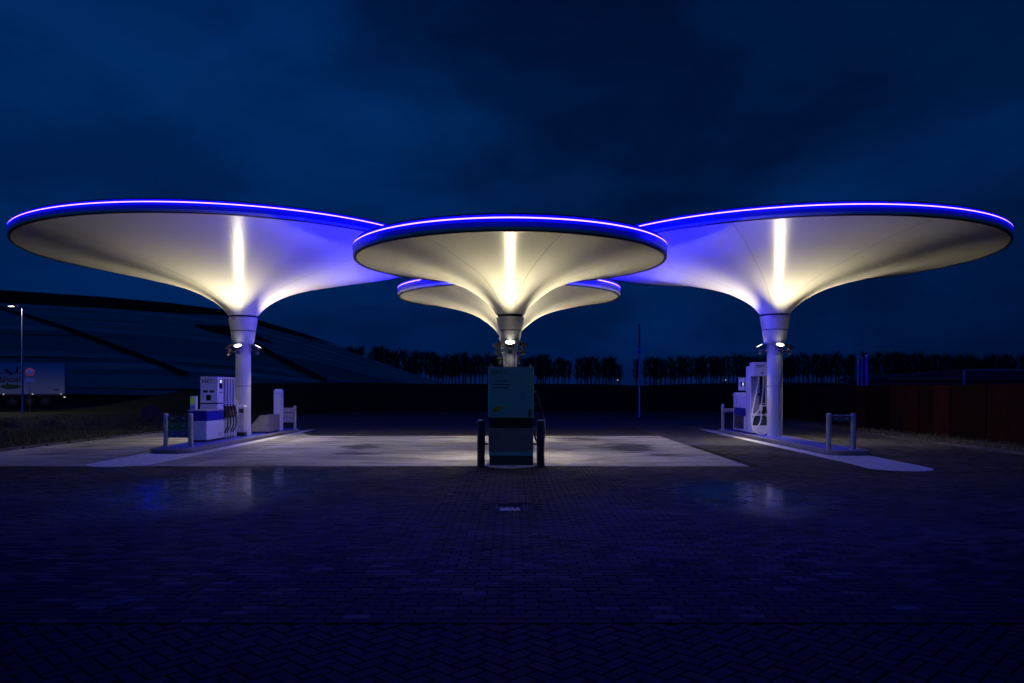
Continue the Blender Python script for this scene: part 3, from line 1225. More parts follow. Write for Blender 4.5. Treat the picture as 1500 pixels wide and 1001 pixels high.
        fl = MB().add(vs, fs).build('floodlight', M['lamp_body'], root, autosmooth=True)
        MB().add(ring(rl * 0.955, 0.008), [tuple(range(nn))]).build('lens', M['lens'], fl)
        mb = MB()
        b0 = dr * (rcol * 0.9) + Vector((0, 0, lamp_h - 0.14))
        b1 = cpos + Vector((0, 0, -0.14))
        for s in (-1, 1):
            o_ = side * (0.10 * k_ * s)
            mb.tube([b0 + o_ * 0.4, b1 + o_ * 1.2 - dr * 0.04, cpos + o_ * 1.25], 0.012, 6)
        mb.tube([b0 - Vector((0, 0, .04)), b1 - Vector((0, 0, 0.05)) + dr * 0.03], 0.02, 6)
        mb.add([], [])
        mb.build('bracket', M['lamp_body'], fl)
        g0 = dr * (rcol + 0.22 * k_) + Vector((0, 0, lamp_h - 0.20))
        gear = MB().lathe([(0.02, g0.z + 0.05), (0.05, g0.z + 0.045), (0.062, g0.z), (0.068, g0.z - 0.06), (0.058, g0.z - 0.06), (0.055, g0.z - 0.045)], 16, g0.x, g0.y).build('downlight', M['lamp_body'], fl, autosmooth=True)
        MB().lathe([(0.001, g0.z - 0.046), (0.055, g0.z - 0.046)], 16, g0.x, g0.y).build('downlight_lens', M['lens'], fl)
        if q % 2 == 1:          # the two heads over the lanes also carry a lamp that points down
            dd = bpy.data.lights.new('down_lamp', 'SPOT')
            dd.energy = DOWN_W * k_
            dd.color = (1.0, 0.88, 0.70)
            dd.spot_size = R(130)
            dd.spot_blend = 0.9
            dd.shadow_soft_size = 0.05
            do = bpy.data.objects.new('down_lamp', dd)
            scene.collection.objects.link(do)
            do.parent = fl
            do.location = g0 + Vector((0, 0, -0.052)) + dr * 0.03
            do.rotation_euler = (Vector((0, 0, -1)) * math.cos(R(40)) + dr * math.sin(R(40))).to_track_quat('-Z', 'Y').to_euler()
        ld = bpy.data.lights.new('flood_lamp', 'SPOT')
        ld.energy = FLOOD_W * k_ ** 1.15
        ld.color = (1.0, 0.88, 0.56)
        ld.spot_size = R(90)
        ld.spot_blend = 1.0
        ld.shadow_soft_size = 0.07
        lo = bpy.data.objects.new('flood_lamp', ld)
        scene.collection.objects.link(lo)
        lo.parent = fl
        lo.location = cpos + ax * 0.06
        aim = (Vector((0, 0, 1)) * math.cos(R(43)) + dr * math.sin(R(43))).normalized()
        lo.rotation_euler = aim.to_track_quat('-Z', 'Y').to_euler()
    return root


CL = (-8.80, 24.7)
CR = (8.43, 24.2)
CF = (-0.045, 18.2)
CB = (-0.10, 25.3)
BIGC = (0.326, 3.10, 0.468, 3.98, 0.24)
SMALLC = (0.222, 2.733, 0.342, 3.38, 0.163)
canopy('large white funnel canopy with blue rim over the left pump and grit box', CL[0], CL[1], 6.45, 6.19, PROFILE_BIG, BIGC, 3.03)
canopy('large white funnel canopy with blue rim over the right pump numbered 6', CR[0], CR[1], 6.40, 6.02, PROFILE_BIG, BIGC, 3.03)
canopy('smaller funnel canopy with blue rim in front, over the pump with teal panel', CF[0], CF[1], 3.73, 4.945, PROFILE_SMALL, SMALLC, 2.745)
canopy('smaller funnel canopy at the rear, mostly hidden behind the front middle canopy', CB[0], CB[1], 3.71, 4.945, PROFILE_SMALL, SMALLC, 2.745)


# ------------------------------------------------------------------ islands
def island(label, xc, hw, y0, y1, rfront=0.4, h=0.13):
    root = thing('pump_island', label, 'pump island', (xc, 0, 0), 0, 'raised islands under the canopies')

    def outline(ins):
        w = hw - ins
        r = rfront - ins * 0.6
        a, b = y0 + ins, y1 - ins
        pts = arc(w - r, a + r, r, r, -90, 0, 6) + arc(w - r, b - r, r, r, 0, 90, 6)
        pts += arc(-w + r, b - r, r, r, 90, 180, 6) + arc(-w + r, a + r, r, r, 180, 270, 6)
        return pts
    out, inn = outline(0), outline(0.11)
    n = len(out)
    mb = MB()
    vs = [(x_, y_, -0.04) for x_, y_ in out] + [(x_, y_, h - 0.012) for x_, y_ in out]
    out2 = outline(0.012)
    vs += [(x_, y_, h) for x_, y_ in out2] + [(x_, y_, h) for x_, y_ in inn] + [(x_, y_, h - 0.02) for x_, y_ in inn]
    fs = []
    for L_ in range(4):
        for i in range(n):
            j = (i + 1) % n
            fs.append((L_ * n + i, L_ * n + j, (L_ + 1) * n + j, (L_ + 1) * n + i))
    mb.add(vs, fs).build('kerb', M['kerb'], root)
    MB().add([(x_, y_, h - 0.004) for x_, y_ in inn], [tuple(range(n))]).build('floor', M['blue_floor'], root)
    # recessed line round the kerb face
    MB().add([(x_ * 1.0025, y_, 0.035) for x_, y_ in out] + [(x_ * 1.0025, y_, 0.047) for x_, y_ in out],
             [(i, (i + 1) % n, n + (i + 1) % n, n + i) for i in range(n)]).build('kerb_joint', M['gap'], root)
    return root


island('kerbed blue floored island under the left canopy with grit box', -8.73, 0.56, 19.05, 29.3)
island('kerbed blue floored island under the right canopy with pump 6', 8.36, 0.55, 18.5, 28.8)
island('kerbed island behind the teal pump, under the front middle canopy', -0.045, 0.40, 17.35, 19.9, 0.3)
island('kerbed island under the rear middle canopy, hidden by the teal pump', -0.10, 0.40, 23.0, 27.6, 0.3)


# ------------------------------------------------------------------ guards
def guard(label, x0, x1, y, base, h, r, slats, mats, post_mat='steel'):
    root = thing('bollard_guard', label, 'guard rail', ((x0 + x1) / 2, y, base), 0, 'bollard guards at the ends of the islands')
    hw = (x1 - x0) / 2
    for s in (-1, 1):
        p = MB().lathe([(r, 0), (r, h - 0.012), (r - 0.006, h - 0.006)], 24, s * hw, 0).build('post', M[post_mat], root, autosmooth=True)
        MB().lathe([(r + 0.003, h - 0.016), (r + 0.003, h - 0.004), (r * 0.8, h + 0.010), (0.01, h + 0.018)], 24, s * hw, 0, cap1=True).build('cap', M['steel_cap'], p, smooth=True)
        MB().lathe([(r + 0.035, 0), (r + 0.035, 0.012), (r, 0.012)], 24, s * hw, 0).build('foot_plate', M['steel'], p, autosmooth=True)
    for (z0, z1), m in zip(slats, mats):
        sl = MB().box(-hw + r * 0.9, hw - r * 0.9, -0.022, 0.022, z0, z1).build('slat', M[m], root, bevel=0.004)
        for s in (-1, 1):
            bx = s * (hw - 0.18)
            mb = MB()
            zc = (z0 + z1) / 2 + 0.012
            mb.prism_y([(bx - .028, zc - .012), (bx + .028, zc - .012), (bx + .022, zc + .014), (bx - .022, zc + .014)], -0.028, -0.021)
            mb.build('bolt_cover', M['steel_cap'], sl)
    return root


guard('two short steel posts with dark, green and blue slats before the left pump', -9.06, -8.41, 19.75, 0.126, 0.87, 0.062,
      [(0.66, 0.82), (0.46, 0.635), (0.25, 0.44)], ['slat_dark', 'slat_green', 'slat_blue'])
guard('low guard with three pale slats behind the white air unit', -8.80, -8.13, 28.25, 0.126, 0.88, 0.055,
      [(0.66, 0.82), (0.46, 0.635), (0.27, 0.44)], ['slat_grey'] * 3)
guard('two bare steel posts joined by one dark bar at the right island tip', 7.97, 8.59, 18.98, 0.126, 0.90, 0.064,
      [(0.71, 0.83), (0.845, 0.872)], ['slat_mid', 'steel'])
guard('short guard with a single pale bar behind the pump numbered 6', 7.80 + 0.02, 8.45, 28.0, 0.126, 0.95, 0.058,
      [(0.66, 0.80)], ['slat_grey'])

for (x, lab) in ((-0.655, 'left'), (0.605, 'right')):
    b = thing('bollard', 'dark upright bollard with pale cap, on the %s of the teal pump' % lab, 'bollard', (x, 15.98, 0.0), 0, 'bollards beside the teal pump')
    p = MB().lathe([(0.082, 0), (0.082, 0.98)], 28).build('post', M['dark_panel'], b, autosmooth=True)
    MB().lathe([(0.085, 0.972), (0.085, 0.985), (0.07, 1.0), (0.01, 1.008)], 28, cap1=True).build('cap', M['steel_cap'], b, smooth=True)
    MB().lathe([(0.12, 0.0), (0.12, 0.02), (0.082, 0.02)], 28).build('foot_plate', M['dark_panel'], b, autosmooth=True)
    s = 1 if x < 0 else -1
    MB().box(min(s * .075, s * .15), max(s * .075, s * .15), 0.0, 0.03, 0.47, 0.50).build('bracket', M['dark_panel'], b)

# ------------------------------------------------------------------ left pump
lp = thing('fuel_pump', 'white pump with tall display head, blue band and black nozzles, left island', 'fuel pump', (-9.0, 22.5, 0.126))
X0, X1 = -0.27, 0.28
MB().box(X0 + 0.03, X1 - 0.03, -0.91, 1.33, 0, 0.06).build('plinth', M['black'], lp)
MB().box(X0, X1, -0.95, 0.335, 0.06, 0.60).build('lower_housing', M['white'], lp, bevel=0.012)
MB().box(X0 - 0.004, X1 + 0.004, -0.954, 0.337, 0.602, 0.885).build('blue_band', M['blue'], lp, bevel=0.012)
MB().box(X0 - 0.01, X1 + 0.01, -0.962, 0.34, 0.887, 0.925).build('housing_lid', M['grey'], lp, bevel=0.012)
head = MB().box(X0 + 0.01, X1 - 0.025, -0.10, 1.34, 0.927, 1.885).build('display_head', M['white'], lp, bevel=0.010)
MB().box(X0 + 0.02, X1 - 0.05, 0.345, 1.34, 0.06, 0.925).build('nozzle_body', M['grey'], lp, bevel=0.006)
MB().box(X0 + 0.004, X1 - 0.018, -0.107, 1.30, 1.075, 1.115).build('dark_trim', M['dark_panel'], lp, bevel=0.003)
# front (camera) face
fy = -0.1035
text('lettering', 'NXT', 0.155, (X0 + 0.06, fy, 1.70), (R(90), 0, 0), M['ink'], lp)
text('lettering', 'O', 0.155, (X0 + 0.39, fy, 1.70), (R(90), 0, 0), M['ink_faint'], lp)
for (a, b_) in ((X0 + 0.10, X0 + 0.24), (X0 + 0.28, X0 + 0.43)):
    MB().box(a, b_, fy - 0.002, fy + 0.003, 1.415, 1.49).build('sticker', M['dark_panel'], lp)
MB().box(X0 + 0.19, X0 + 0.335, fy - 0.003, fy + 0.003, 1.18, 1.345).build('window', M['glass_dark'], lp)
# lane side face
sxp = X1 - 0.0235
MB().box(sxp, sxp + 0.012, 0.03, 0.25, 1.53, 1.82).build('display', M['glass_dark'], lp, bevel=0.003)
MB().box(sxp + 0.0125, sxp + 0.016, 0.06, 0.17, 1.70, 1.80).build('price_screen', M['screen'], lp)
for k in range(3):
    MB().box(sxp, sxp + 0.005, 0.03 + k * 0.075, 0.075 + k * 0.075, 1.40, 1.44).build('button', M['dark_panel'], lp)
for k in range(4):
    y0 = 0.38 + k * 0.24
    MB().box(sxp - 0.002, sxp + 0.003, y0, y0 + 0.075, 1.13, 1.84).build('slot', M['gap'], lp)
    MB().box(sxp, sxp + 0.03, y0 + 0.10, y0 + 0.14, 0.02, 1.84).build('fin', M['white'], lp, bevel=0.006)
    nz = MB().prism_x([(y0 - .01, 0.99), (y0 + .055, 1.01), (y0 + .085, 0.78), (y0 + .085, 0.66), (y0 + .02, 0.66)], sxp + 0.01, sxp + 0.085).build('nozzle', M['black'], lp, bevel=0.012)
    MB().tube([(sxp + .05, y0 + .0, 1.01), (sxp + .055, y0 + .03, 0.93), (sxp + .10, y0 + .07, 0.82), (sxp + .09, y0 + .085, 0.70)], 0.016, 8).build('grip', M['copper'] if k in (1, 2) else M['black'], nz, smooth=True)
    MB().box(sxp - 0.005, sxp + 0.012, y0 - .02, y0 + .10, 0.62, 1.06).build('holster', M['black'], nz)
    pts = []
    for i in range(15):
        t = i / 14
        pts.append((sxp + .06 + .05 * math.sin(math.pi * t), y0 + .07 - 0.20 * t ** 2 * (1 if k % 2 else 0.7), 0.68 - 0.50 * t ** 1.3 + 0.02 * math.sin(9 * t)))
    MB().tube(pts, 0.019, 8).build('hose', M['rubber'], nz, smooth=True)
MB().prism_y([(X1 - 0.20, 0.70), (X1 + 0.02, 0.70), (X1 + 0.02, 1.14), (X1 - 0.20, 1.27)], 1.40, 1.46).build('side_shield', M['white'], lp, bevel=0.008)
MB().box(X1 - 0.14, X1 - 0.05, 1.335, 1.405, 0.8, 1.0).build('shield_arm', M['grey'], lp)
text('lettering', 'NXT', 0.13, (X1 + 0.001, -0.10, 0.14), (R(90), 0, R(90)), M['ink_faint'], lp)
pt = MB().box(X0 + 0.03, X0 + 0.20, -0.86, -0.72, 0.926, 1.32).build('payment_terminal', M['white'], lp, bevel=0.012)
MB().box(X0 + 0.05, X0 + 0.18, -0.864, -0.858, 1.09, 1.29).build('green_screen', M['screen_green'], pt)
MB().box(X0 + 0.06, X0 + 0.17, -0.863, -0.859, 0.96, 1.04).build('keypad', M['grey'], pt)

# bin beside the left column
wb = thing('waste_bin', 'slim grey waste bin with dark mouth, between left pump and column', 'bin', (-8.70, 24.28, 0.126))
MB().box(-0.115, 0.115, -0.13, 0.14, 0.0, 0.14).build('base', M['black'], wb, bevel=0.01)
MB().box(-0.125, 0.125, -0.14, 0.15, 0.141, 0.93).build('body', M['grey'], wb, bevel=0.015)
MB().prism_y([(-0.13, 0.932), (0.13, 0.932), (0.13, 0.96), (0.09, 1.0), (-0.09, 1.0), (-0.13, 0.96)], -0.145, 0.155).build('hood', M['white'], wb, bevel=0.01)
MB().box(-0.04, 0.105, -0.146, -0.139, 0.76, 0.89).build('mouth', M['gap'], wb)
MB().tube([(0.10, -0.142, 0.36), (0.08, -0.155, 0.43), (0.08, -0.155, 0.49), (0.10, -0.142, 0.55)], 0.010, 6).build('handle', M['hose_light'], wb, smooth=True)

# grit box
gb = thing('grit_box', 'low grey box with one sloping side behind the left column', 'grit box', (-8.70, 26.0, 0.126))
MB().prism_y([(-0.31, 0.05), (0.31, 0.05), (0.31, 0.585), (-0.02, 0.585), (-0.31, 0.26)], 0, 1.25).build('body', M['grit'], gb, bevel=0.012)
MB().box(-0.005, 0.325, -0.012, 1.262, 0.586, 0.612).build('lid', M['grit'], gb, bevel=0.008)
for yy in (0.08, 1.02):
    for xx in (-0.28, 0.18):
        MB().box(xx, xx + 0.1, yy, yy + 0.14, 0, 0.05).build('foot', M['black'], gb)

# air unit
au = thing('air_unit', 'tall white service pillar with sloped top at the back of the left island', 'air pump', (-8.50, 27.45, 0.126))
MB().box(-0.13, 0.12, -0.15, 0.22, 0.52, 1.42).build('cabinet', M['white'], au, bevel=0.015)
MB().prism_x([(-0.15, 1.422), (0.22, 1.422), (0.22, 1.47), (0.05, 1.52), (-0.15, 1.45)], -0.13, 0.12).build('hood', M['white'], au, bevel=0.01)
MB().box(0.0, 0.115, -0.14, 0.21, 0.0, 0.52).build('leg', M['white'], au, bevel=0.01)
MB().box(0.1205, 0.125, -0.06, 0.06, 1.25, 1.29).build('label_plate', M['dark_panel'], au)
MB().box(-0.128, 0.122, -0.152, 0.222, 1.36, 1.368).build('seam', M['gap'], au)

# ------------------------------------------------------------------ right pump
rp = thing('fuel_pump', 'tall white pump numbered 6 with pale hanging hose loops, right island', 'fuel pump', (8.05, 25.3, 0.126))
MB().box(0.02, 0.62, 0.05, 2.25, 0, 0.05).build('plinth', M['black'], rp)
MB().box(0.0, 0.60, 0.02, 0.50, 0.05, 0.66).build('lower_housing', M['white'], rp, bevel=0.012)
MB().box(0.008, 0.305, 0.137, 0.139, 0.70, 1.95).build('front_shade', M['mast_shade'], rp)  # added grey sheet, puts the shade of the mast's front face into colour
MB().box(0.02, 0.58, 0.017, 0.0195, 0.30, 0.62).build('nozzle_boot', M['dark_panel'], rp)
MB().box(0.0, 0.31, 0.14, 0.66, 0.662, 2.30).build('mast', M['white'], rp, bevel=0.012)
MB().box(0.315, 0.60, 0.42, 0.66, 0.662, 1.95).build('back_panel', M['dark_panel'], rp)
sign = MB().box(-0.005, 0.62, -0.16, 0.25, 1.955, 2.415).build('sign_box', M['white'], rp, bevel=0.010)
text('lettering', 'NXT', 0.135, (0.09, -0.1635, 2.24), (R(90), 0, 0), M['ink'], sign)
text('lettering', 'O', 0.125, (0.385, -0.1635, 2.24), (R(90), 0, 0), M['ink_faint'], sign)
text('lettering', '6', 0.15, (0.26, -0.1635, 2.01), (R(90), 0, 0), M['ink'], sign)
MB().box(0.10, 0.50, -0.1635, -0.159, 2.17, 2.177).build('rule', M['grey'], sign)
MB().tube([(0.47, 0.02, 1.95), (0.47, 0.02, 1.0)], 0.022, 10).build('pipe', M['hose_light'], rp, smooth=True)
MB().box(0.24, 0.32, 0.115, 0.142, 1.30, 1.38).build('switch', M['black'], rp, bevel=0.005)
nb = MB().box(0.27, 0.60, -0.06, 0.135, 0.80, 0.99).build('nozzle_holder', M['white'], rp, bevel=0.01)
MB().box(0.33, 0.47, -0.075, -0.058, 0.74, 0.95).build('nozzle', M['black'], nb, bevel=0.01)
MB().box(0.34, 0.50, -0.09, -0.076, 0.93, 0.96).build('lever', M['steel_cap'], nb, bevel=0.004)
MB().box(0.30, 0.42, 0.0, 0.03, 1.02, 1.06).build('lever', M['steel_cap'], nb, bevel=0.004)


def spline(pts, n=40):
    pts = [Vector(p) for p in pts]
    P_ = [pts[0]] + pts + [pts[-1]]
    out = []
    for i in range(1, len(P_) - 2):
        for k in range(n // (len(pts) - 1)):
            t = k / (n // (len(pts) - 1))
            p0, p1, p2, p3 = P_[i - 1], P_[i], P_[i + 1], P_[i + 2]
            out.append(0.5 * ((2 * p1) + (-p0 + p2) * t + (2 * p0 - 5 * p1 + 4 * p2 - p3) * t * t + (-p0 + 3 * p1 - 3 * p2 + p3) * t ** 3))
    out.append(pts[-1])
    return out


MB().tube(spline([(0.20, -0.06, 1.95), (0.17, -0.08, 1.7), (0.02, -0.10, 1.0), (-0.06, -0.12, 0.5), (-0.02, -0.14, 0.16), (0.18, -0.16, 0.03), (0.40, -0.16, 0.05), (0.53, -0.14, 0.24), (0.49, -0.10, 0.55), (0.42, -0.08, 0.72)], 90), 0.021, 8).build('hose', M['hose_light'], rp, smooth=True)
MB().tube(spline([(0.36, -0.06, 1.95), (0.35, -0.08, 1.55), (0.28, -0.10, 1.05), (0.25, -0.12, 0.86), (0.27, -0.12, 0.6), (0.20, -0.14, 0.35), (0.02, -0.15, 0.16), (-0.04, -0.12, 0.3), (0.03, -0.1, 0.6), (0.2, -0.08, 0.80), (0.31, -0.07, 0.88)], 100), 0.021, 8).build('hose', M['hose_light'], rp, smooth=True)
# side unit with blue band
MB().box(0.03, 0.58, 0.68, 2.25, 0.05, 1.27).build('side_unit', M['white'], rp, bevel=0.012)
MB().box(0.022, 0.031, 0.78, 2.10, 0.58, 0.86).build('blue_band', M['blue'], rp)
MB().box(0.022, 0.031, 1.0, 2.10, 0.12, 0.578).build('dark_infill', M['dark_panel'], rp)
MB().prism_x([(1.75, 1.272), (2.28, 1.272), (2.20, 1.36), (2.0, 1.40), (1.8, 1.36)], 0.0, 0.50).build('hood', M['hose_light'], rp, bevel=0.01)
for z_ in (1.02, 1.12):
    MB().box(0.022, 0.031, 1.80, 1.90, z_, z_ + 0.03).build('vent', M['dark_panel'], rp)
tm = MB().box(-0.22, 0.06, 0.70, 0.82, 1.47, 1.92).build('payment_terminal', M['white'], rp, bevel=0.01)
MB().box(-0.17, -0.02, 0.694, 0.701, 1.62, 1.76).build('screen_surround', M['black'], tm)
MB().box(-0.11, -0.07, 0.690, 0.695, 1.64, 1.74).build('screen', M['screen'], tm)
for z_ in (1.53, 1.83):
    MB().box(-0.03, 0.0, 0.692, 0.701, z_, z_ + 0.03).build('lock', M['dark_panel'], tm)

# ------------------------------------------------------------------ middle pump
mp_ = thing('fuel_pump', 'broad pump seen from its end, teal panel with yellow leaf emblem, in the middle', 'fuel pump', (-0.015, 16.25, 0.012))
MB().box(-0.47, 0.47, 0.02, 0.98, 0, 0.20).build('plinth', M['dark_panel'], mp_, bevel=0.006)
MB().box(-0.485, 0.475, 0.0, 1.0, 0.202, 0.285).build('pale_stripe', M['teal_panel'], mp_, bevel=0.004)
MB().box(-0.485, 0.475, 0.0, 1.0, 0.287, 0.79).build('lower_housing', M['slate'], mp_, bevel=0.006)
MB().box(-0.475, 0.465, 0.03, 0.97, 0.792, 1.02).build('dark_band', M['black'], mp_)
MB().box(-0.50, 0.485, -0.01, 1.0, 1.022, 2.10).build('upper_housing', M['white'], mp_, bevel=0.008)
MB().box(-0.485, 0.470, -0.014, -0.0095, 1.035, 2.085).build('front_panel', M['teal_panel'], mp_)
MB().box(-0.505, 0.49, -0.02, 1.01, 2.101, 2.118).build('lid', M['grey'], mp_, bevel=0.004)
text('lettering', 'NXT', 0.12, (-0.43, -0.0165, 1.955), (R(90), 0, 0), M['ink'], mp_)
text('lettering', 'O', 0.12, (-0.17, -0.0165, 1.955), (R(90), 0, 0), M['ink'], mp_)
for (a, b_, z_) in ((-0.36, -0.10, 1.80), (-0.42, -0.02, 1.72), (-0.42, -0.06, 1.655)):
    MB().box(a, b_, -0.0162, -0.0135, z_, z_ + 0.022).build('text_line', M['logo_blue'], mp_)
lf = [(-0.42, 1.14), (-0.36, 1.135), (-0.27, 1.15), (-0.20, 1.20), (-0.155, 1.275), (-0.25, 1.275), (-0.34, 1.26), (-0.395, 1.215)]
MB().prism_y(lf, -0.0175, -0.0135).build('leaf_emblem', M['leaf_green'], mp_)
MB().box(0.37, 0.42, -0.02, -0.0135, 1.04, 1.20).build('handle', M['black'], mp_)
for x_ in (-0.43, 0.41):
    k_ = MB().cyl(x_, 0.05, 0.022, 2.118, 2.135, 12).build('lifting_eye', M['steel_cap'], mp_)
    MB().tube([(x_ - .02, .05, 2.135), (x_ - .02, .05, 2.165), (x_, .05, 2.18), (x_ + .02, .05, 2.165), (x_ + .02, .05, 2.135)], 0.006, 6).build('ring', M['steel_cap'], k_)
for z_ in (1.11, 1.29, 1.58):
    MB().box(0.486, 0.56, 0.2, 0.24, z_, z_ + 0.018).build('hose_hook', M['steel_cap'], mp_)
MB().tube(spline([(0.49, 0.3, 1.56), (0.56, 0.3, 1.50), (0.64, 0.3, 1.25), (0.70, 0.3, 0.95), (0.72, 0.3, 0.65), (0.66, 0.3, 0.45), (0.55, 0.3, 0.5), (0.50, 0.3, 0.7)], 56), 0.017, 8).build('hose', M['rubber'], mp_, smooth=True)
MB().tube(spline([(0.49, 0.45, 1.58), (0.58, 0.45, 1.48), (0.66, 0.45, 1.2), (0.735, 0.45, 0.9), (0.74, 0.45, 0.6), (0.66, 0.45, 0.40), (0.53, 0.45, 0.55)], 48), 0.015, 8).build('hose', M['grey'], mp_, smooth=True)

# ------------------------------------------------------------------ fence on the right
fe = thing('fence', 'tall fence of rusty brown steel sheets along the right edge', 'fence', (14.4, 0, 0))
yy = 17.0
k = 0
while yy < 40:
    w = 0.98
    off = random.uniform(-0.02, 0.02)
    MB().box(off, off + 0.03, yy + 0.022, yy + w - 0.022, 0.03, 1.79 + random.uniform(-0.012, 0.012)).build('panel', M['corten'], fe)
    MB().box(0.035, 0.10, yy - 0.035, yy + 0.035, 0, 1.74).build('post', M['corten_dark'], fe)
    yy += w
    k += 1
for z_ in (0.45, 1.45):
    MB().box(0.10, 0.14, 17, 40.2, z_, z_ + 0.06).build('rail', M['corten_dark'], fe)

# what stands behind the fence
sh = thing('shed', 'low reddish shed roof just showing over the rusty fence', 'shed', (24, 40, 0))
MB().box(-4.0, 6.5, 0, 5, -0.1, 2.1).build('wall', M['brick_wall'], sh)
MB().prism_y([(-4.3, 2.1), (6.8, 2.1), (6.8, 2.35), (2, 2.75), (-1.5, 2.55), (-4.3, 2.25)], -0.3, 5.3).build('roof', M['brick_wall'], sh)
gt = thing('gate_frame', 'thin pale post with a long horizontal bar above the rusty fence', 'gate', (18.05, 30.1, 0))
MB().cyl(0, 0, 0.045, 0, 2.38, 12).build('post', M['pole_mid'], gt)
MB().cyl(6.2, 0, 0.045, 0, 2.38, 12).build('post', M['pole_mid'], gt)
MB().tube([(-0.05, 0, 2.40), (6.25, 0, 2.40)], 0.035, 8).build('crossbar', M['pole_mid'], gt)
for (u_, mm, lab, top) in ((1257, 'pole_light', 'slim pale pole with bright tip behind the fence', 523), (1262.5, 'blue_glow', 'thin blue pole close beside the slim pale pole', 525), (1269.5, 'blue_glow', 'thicker blue pole, right one of the pole cluster', 522)):
    y_ = 38.0
    h_ = (570 - top) / F * y_ + 1.65
    p = thing('pole', lab, 'pole', ((u_ - 750) / F * y_, y_, 0), 0, 'slim poles behind the fence')
    rr = 0.045 if u_ < 1265 else 0.075
    MB().cyl(0, 0, rr, 0, h_, 12).build('shaft', M[mm], p, smooth=False)
    MB().lathe([(rr + .012, h_), (rr + .012, h_ + .04), (0.01, h_ + .06)], 12, cap1=True).build('cap', M['steel_cap'], p)

# ------------------------------------------------------------------ tall pole behind the forecourt
y_ = 43.0
fp = thing('flag_pole', 'tall thin pole with dark furled flag standing behind the forecourt', 'pole', ((936.5 - 750) / F * y_, y_, 0))
MB().lathe([(0.05, 0), (0.04, 3.75)], 12).build('shaft', M['pole_light'], fp, smooth=True)
MB().lathe([(0.045, 3.82), (0.05, 4.0), (0.055, 4.7), (0.045, 5.35)], 12, cap1=True).build('furled_flag', M['pole_dark'], fp, smooth=True)
MB().lathe([(0.04, 3.75), (0.085, 3.66), (0.09, 3.85), (0.045, 3.95)], 14).build('collar', M['slat_blue'], fp, smooth=True)

# distant lamps on the horizon
for (u_, v_, lab) in ((905, 557, 'tiny distant lamp in the gap of the tree row'), (1063, 557, 'tiny distant lamp left of the right pump')):
    y_ = 160.0
    p = thing('distant_lamp', lab, 'street lamp', ((u_ - 750) / F * y_, y_, 0), 0, 'far street lamps')
    h_ = (570 - v_) / F * y_ + 1.65
    MB().cyl(0, 0, 0.05, 0, h_ - 0.1, 8).build('mast', M['pole_dark'], p)
    MB().lathe([(0.02, h_ - 0.12), (0.11, h_ - 0.08), (0.12, h_ + 0.05), (0.02, h_ + 0.12)], 10, cap0=True, cap1=True).build('lamp_head', M['marker'], p)

# ------------------------------------------------------------------ lamp post, sign and trailer on the left
y_ = 50.0
sl = thing('street_lamp', 'slim lamp post with lit head before the solar slope', 'street lamp', ((33 - 750) / F * y_, y_, 0))
MB().lathe([(0.07, 0), (0.045, 7.05)], 12).build('mast', M['pole_light'], sl, smooth=True)
MB().tube([(0, 0, 7.0), (-0.08, 0, 7.12), (-0.45, 0, 7.18)], 0.03, 8).build('arm', M['pole_light'], sl, smooth=True)
lh = MB().prism_y([(-1.0, 7.13), (-0.40, 7.15), (-0.42, 7.22), (-0.7, 7.26), (-0.98, 7.20)], -0.12, 0.12).build('lamp_head', M['lamp_body'], sl, bevel=0.02)
MB().box(-0.90, -0.60, -0.09, 0.09, 7.115, 7.131).build('lens', M['lens'], lh)
ld = bpy.data.lights.new('street_light', 'SPOT')
ld.energy = 900
ld.color = (1, 0.93, 0.8)
ld.spot_size = R(165)
ld.shadow_soft_size = 0.1
lo = bpy.data.objects.new('street_light', ld)
scene.collection.objects.link(lo)
lo.parent = lh
lo.location = (-0.72, 0, 7.08)

y_ = 55.0
ns = thing('road_sign', 'round red edged road sign with small plate below, before the white trailer', 'road sign', ((43.5 - 750) / F * y_, y_, 0), R(30))
MB().cyl(0, 0, 0.03, 0, 3.2, 10).build('mast', M['pole_dark'], ns)


def disc_y(cx, cz, r, y0, y1, n=24):
    return MB().prism_y([(cx + r * math.cos(2 * math.pi * i / n), cz + r * math.sin(2 * math.pi * i / n)) for i in range(n)], y0, y1)


disc_y(0, 2.88, 0.29, -0.06, -0.045).build('sign_face', M['sign_red'], ns)
disc_y(0, 2.88, 0.215, -0.066, -0.0605).build('sign_centre', M['sign_blue'], ns)
MB().box(-0.25, 0.25, -0.06, -0.045, 2.12, 2.44).build('lower_plate', M['sign_blue'], ns)

tr = thing('truck_trailer', 'white box trailer lettered dailycool parked by the lamp post', 'trailer', (-42.7, 72, 0), R(24))
# local x runs along the trailer side, right end at x=0
L_ = 13.4
MB().box(-L_, 0, 0, 2.5, 1.22, 4.0).build('box_body', M['trailer'], tr, bevel=0.03)
MB().box(-L_ + 0.2, -0.1, 0.1, 2.4, 1.0, 1.21).build('chassis', M['black'], tr)
MB().box(-L_, 0, -0.03, 2.53, 1.16, 1.24).build('side_rail', M['grey'], tr)
MB().box(-L_ - 0.02, 0.02, -0.02, 2.52, 3.98, 4.06).build('top_rail', M['grey'], tr)
for k in range(3):
    for yv in (0.05, 2.1):
        wv = MB().tube([(-1.6 - k * 1.31, yv, 0.52), (-1.6 - k * 1.31, yv + 0.36, 0.52)], 0.52, 24).build('wheel', M['tyre'], tr)
        MB().tube([(-1.6 - k * 1.31, yv - 0.01, 0.52), (-1.6 - k * 1.31, yv + 0.05, 0.52)], 0.26, 16).build('rim', M['dark_panel'], wv)
for yv in (0.3, 2.1):
    MB().box(-9.6, -9.45, yv, yv + 0.12, 0.0, 1.0).build('landing_leg', M['black'], tr)
MB().box(-9.0, -5.6, 0.02, 0.08, 0.45, 0.98).build('side_guard', M['dark_panel'], tr)
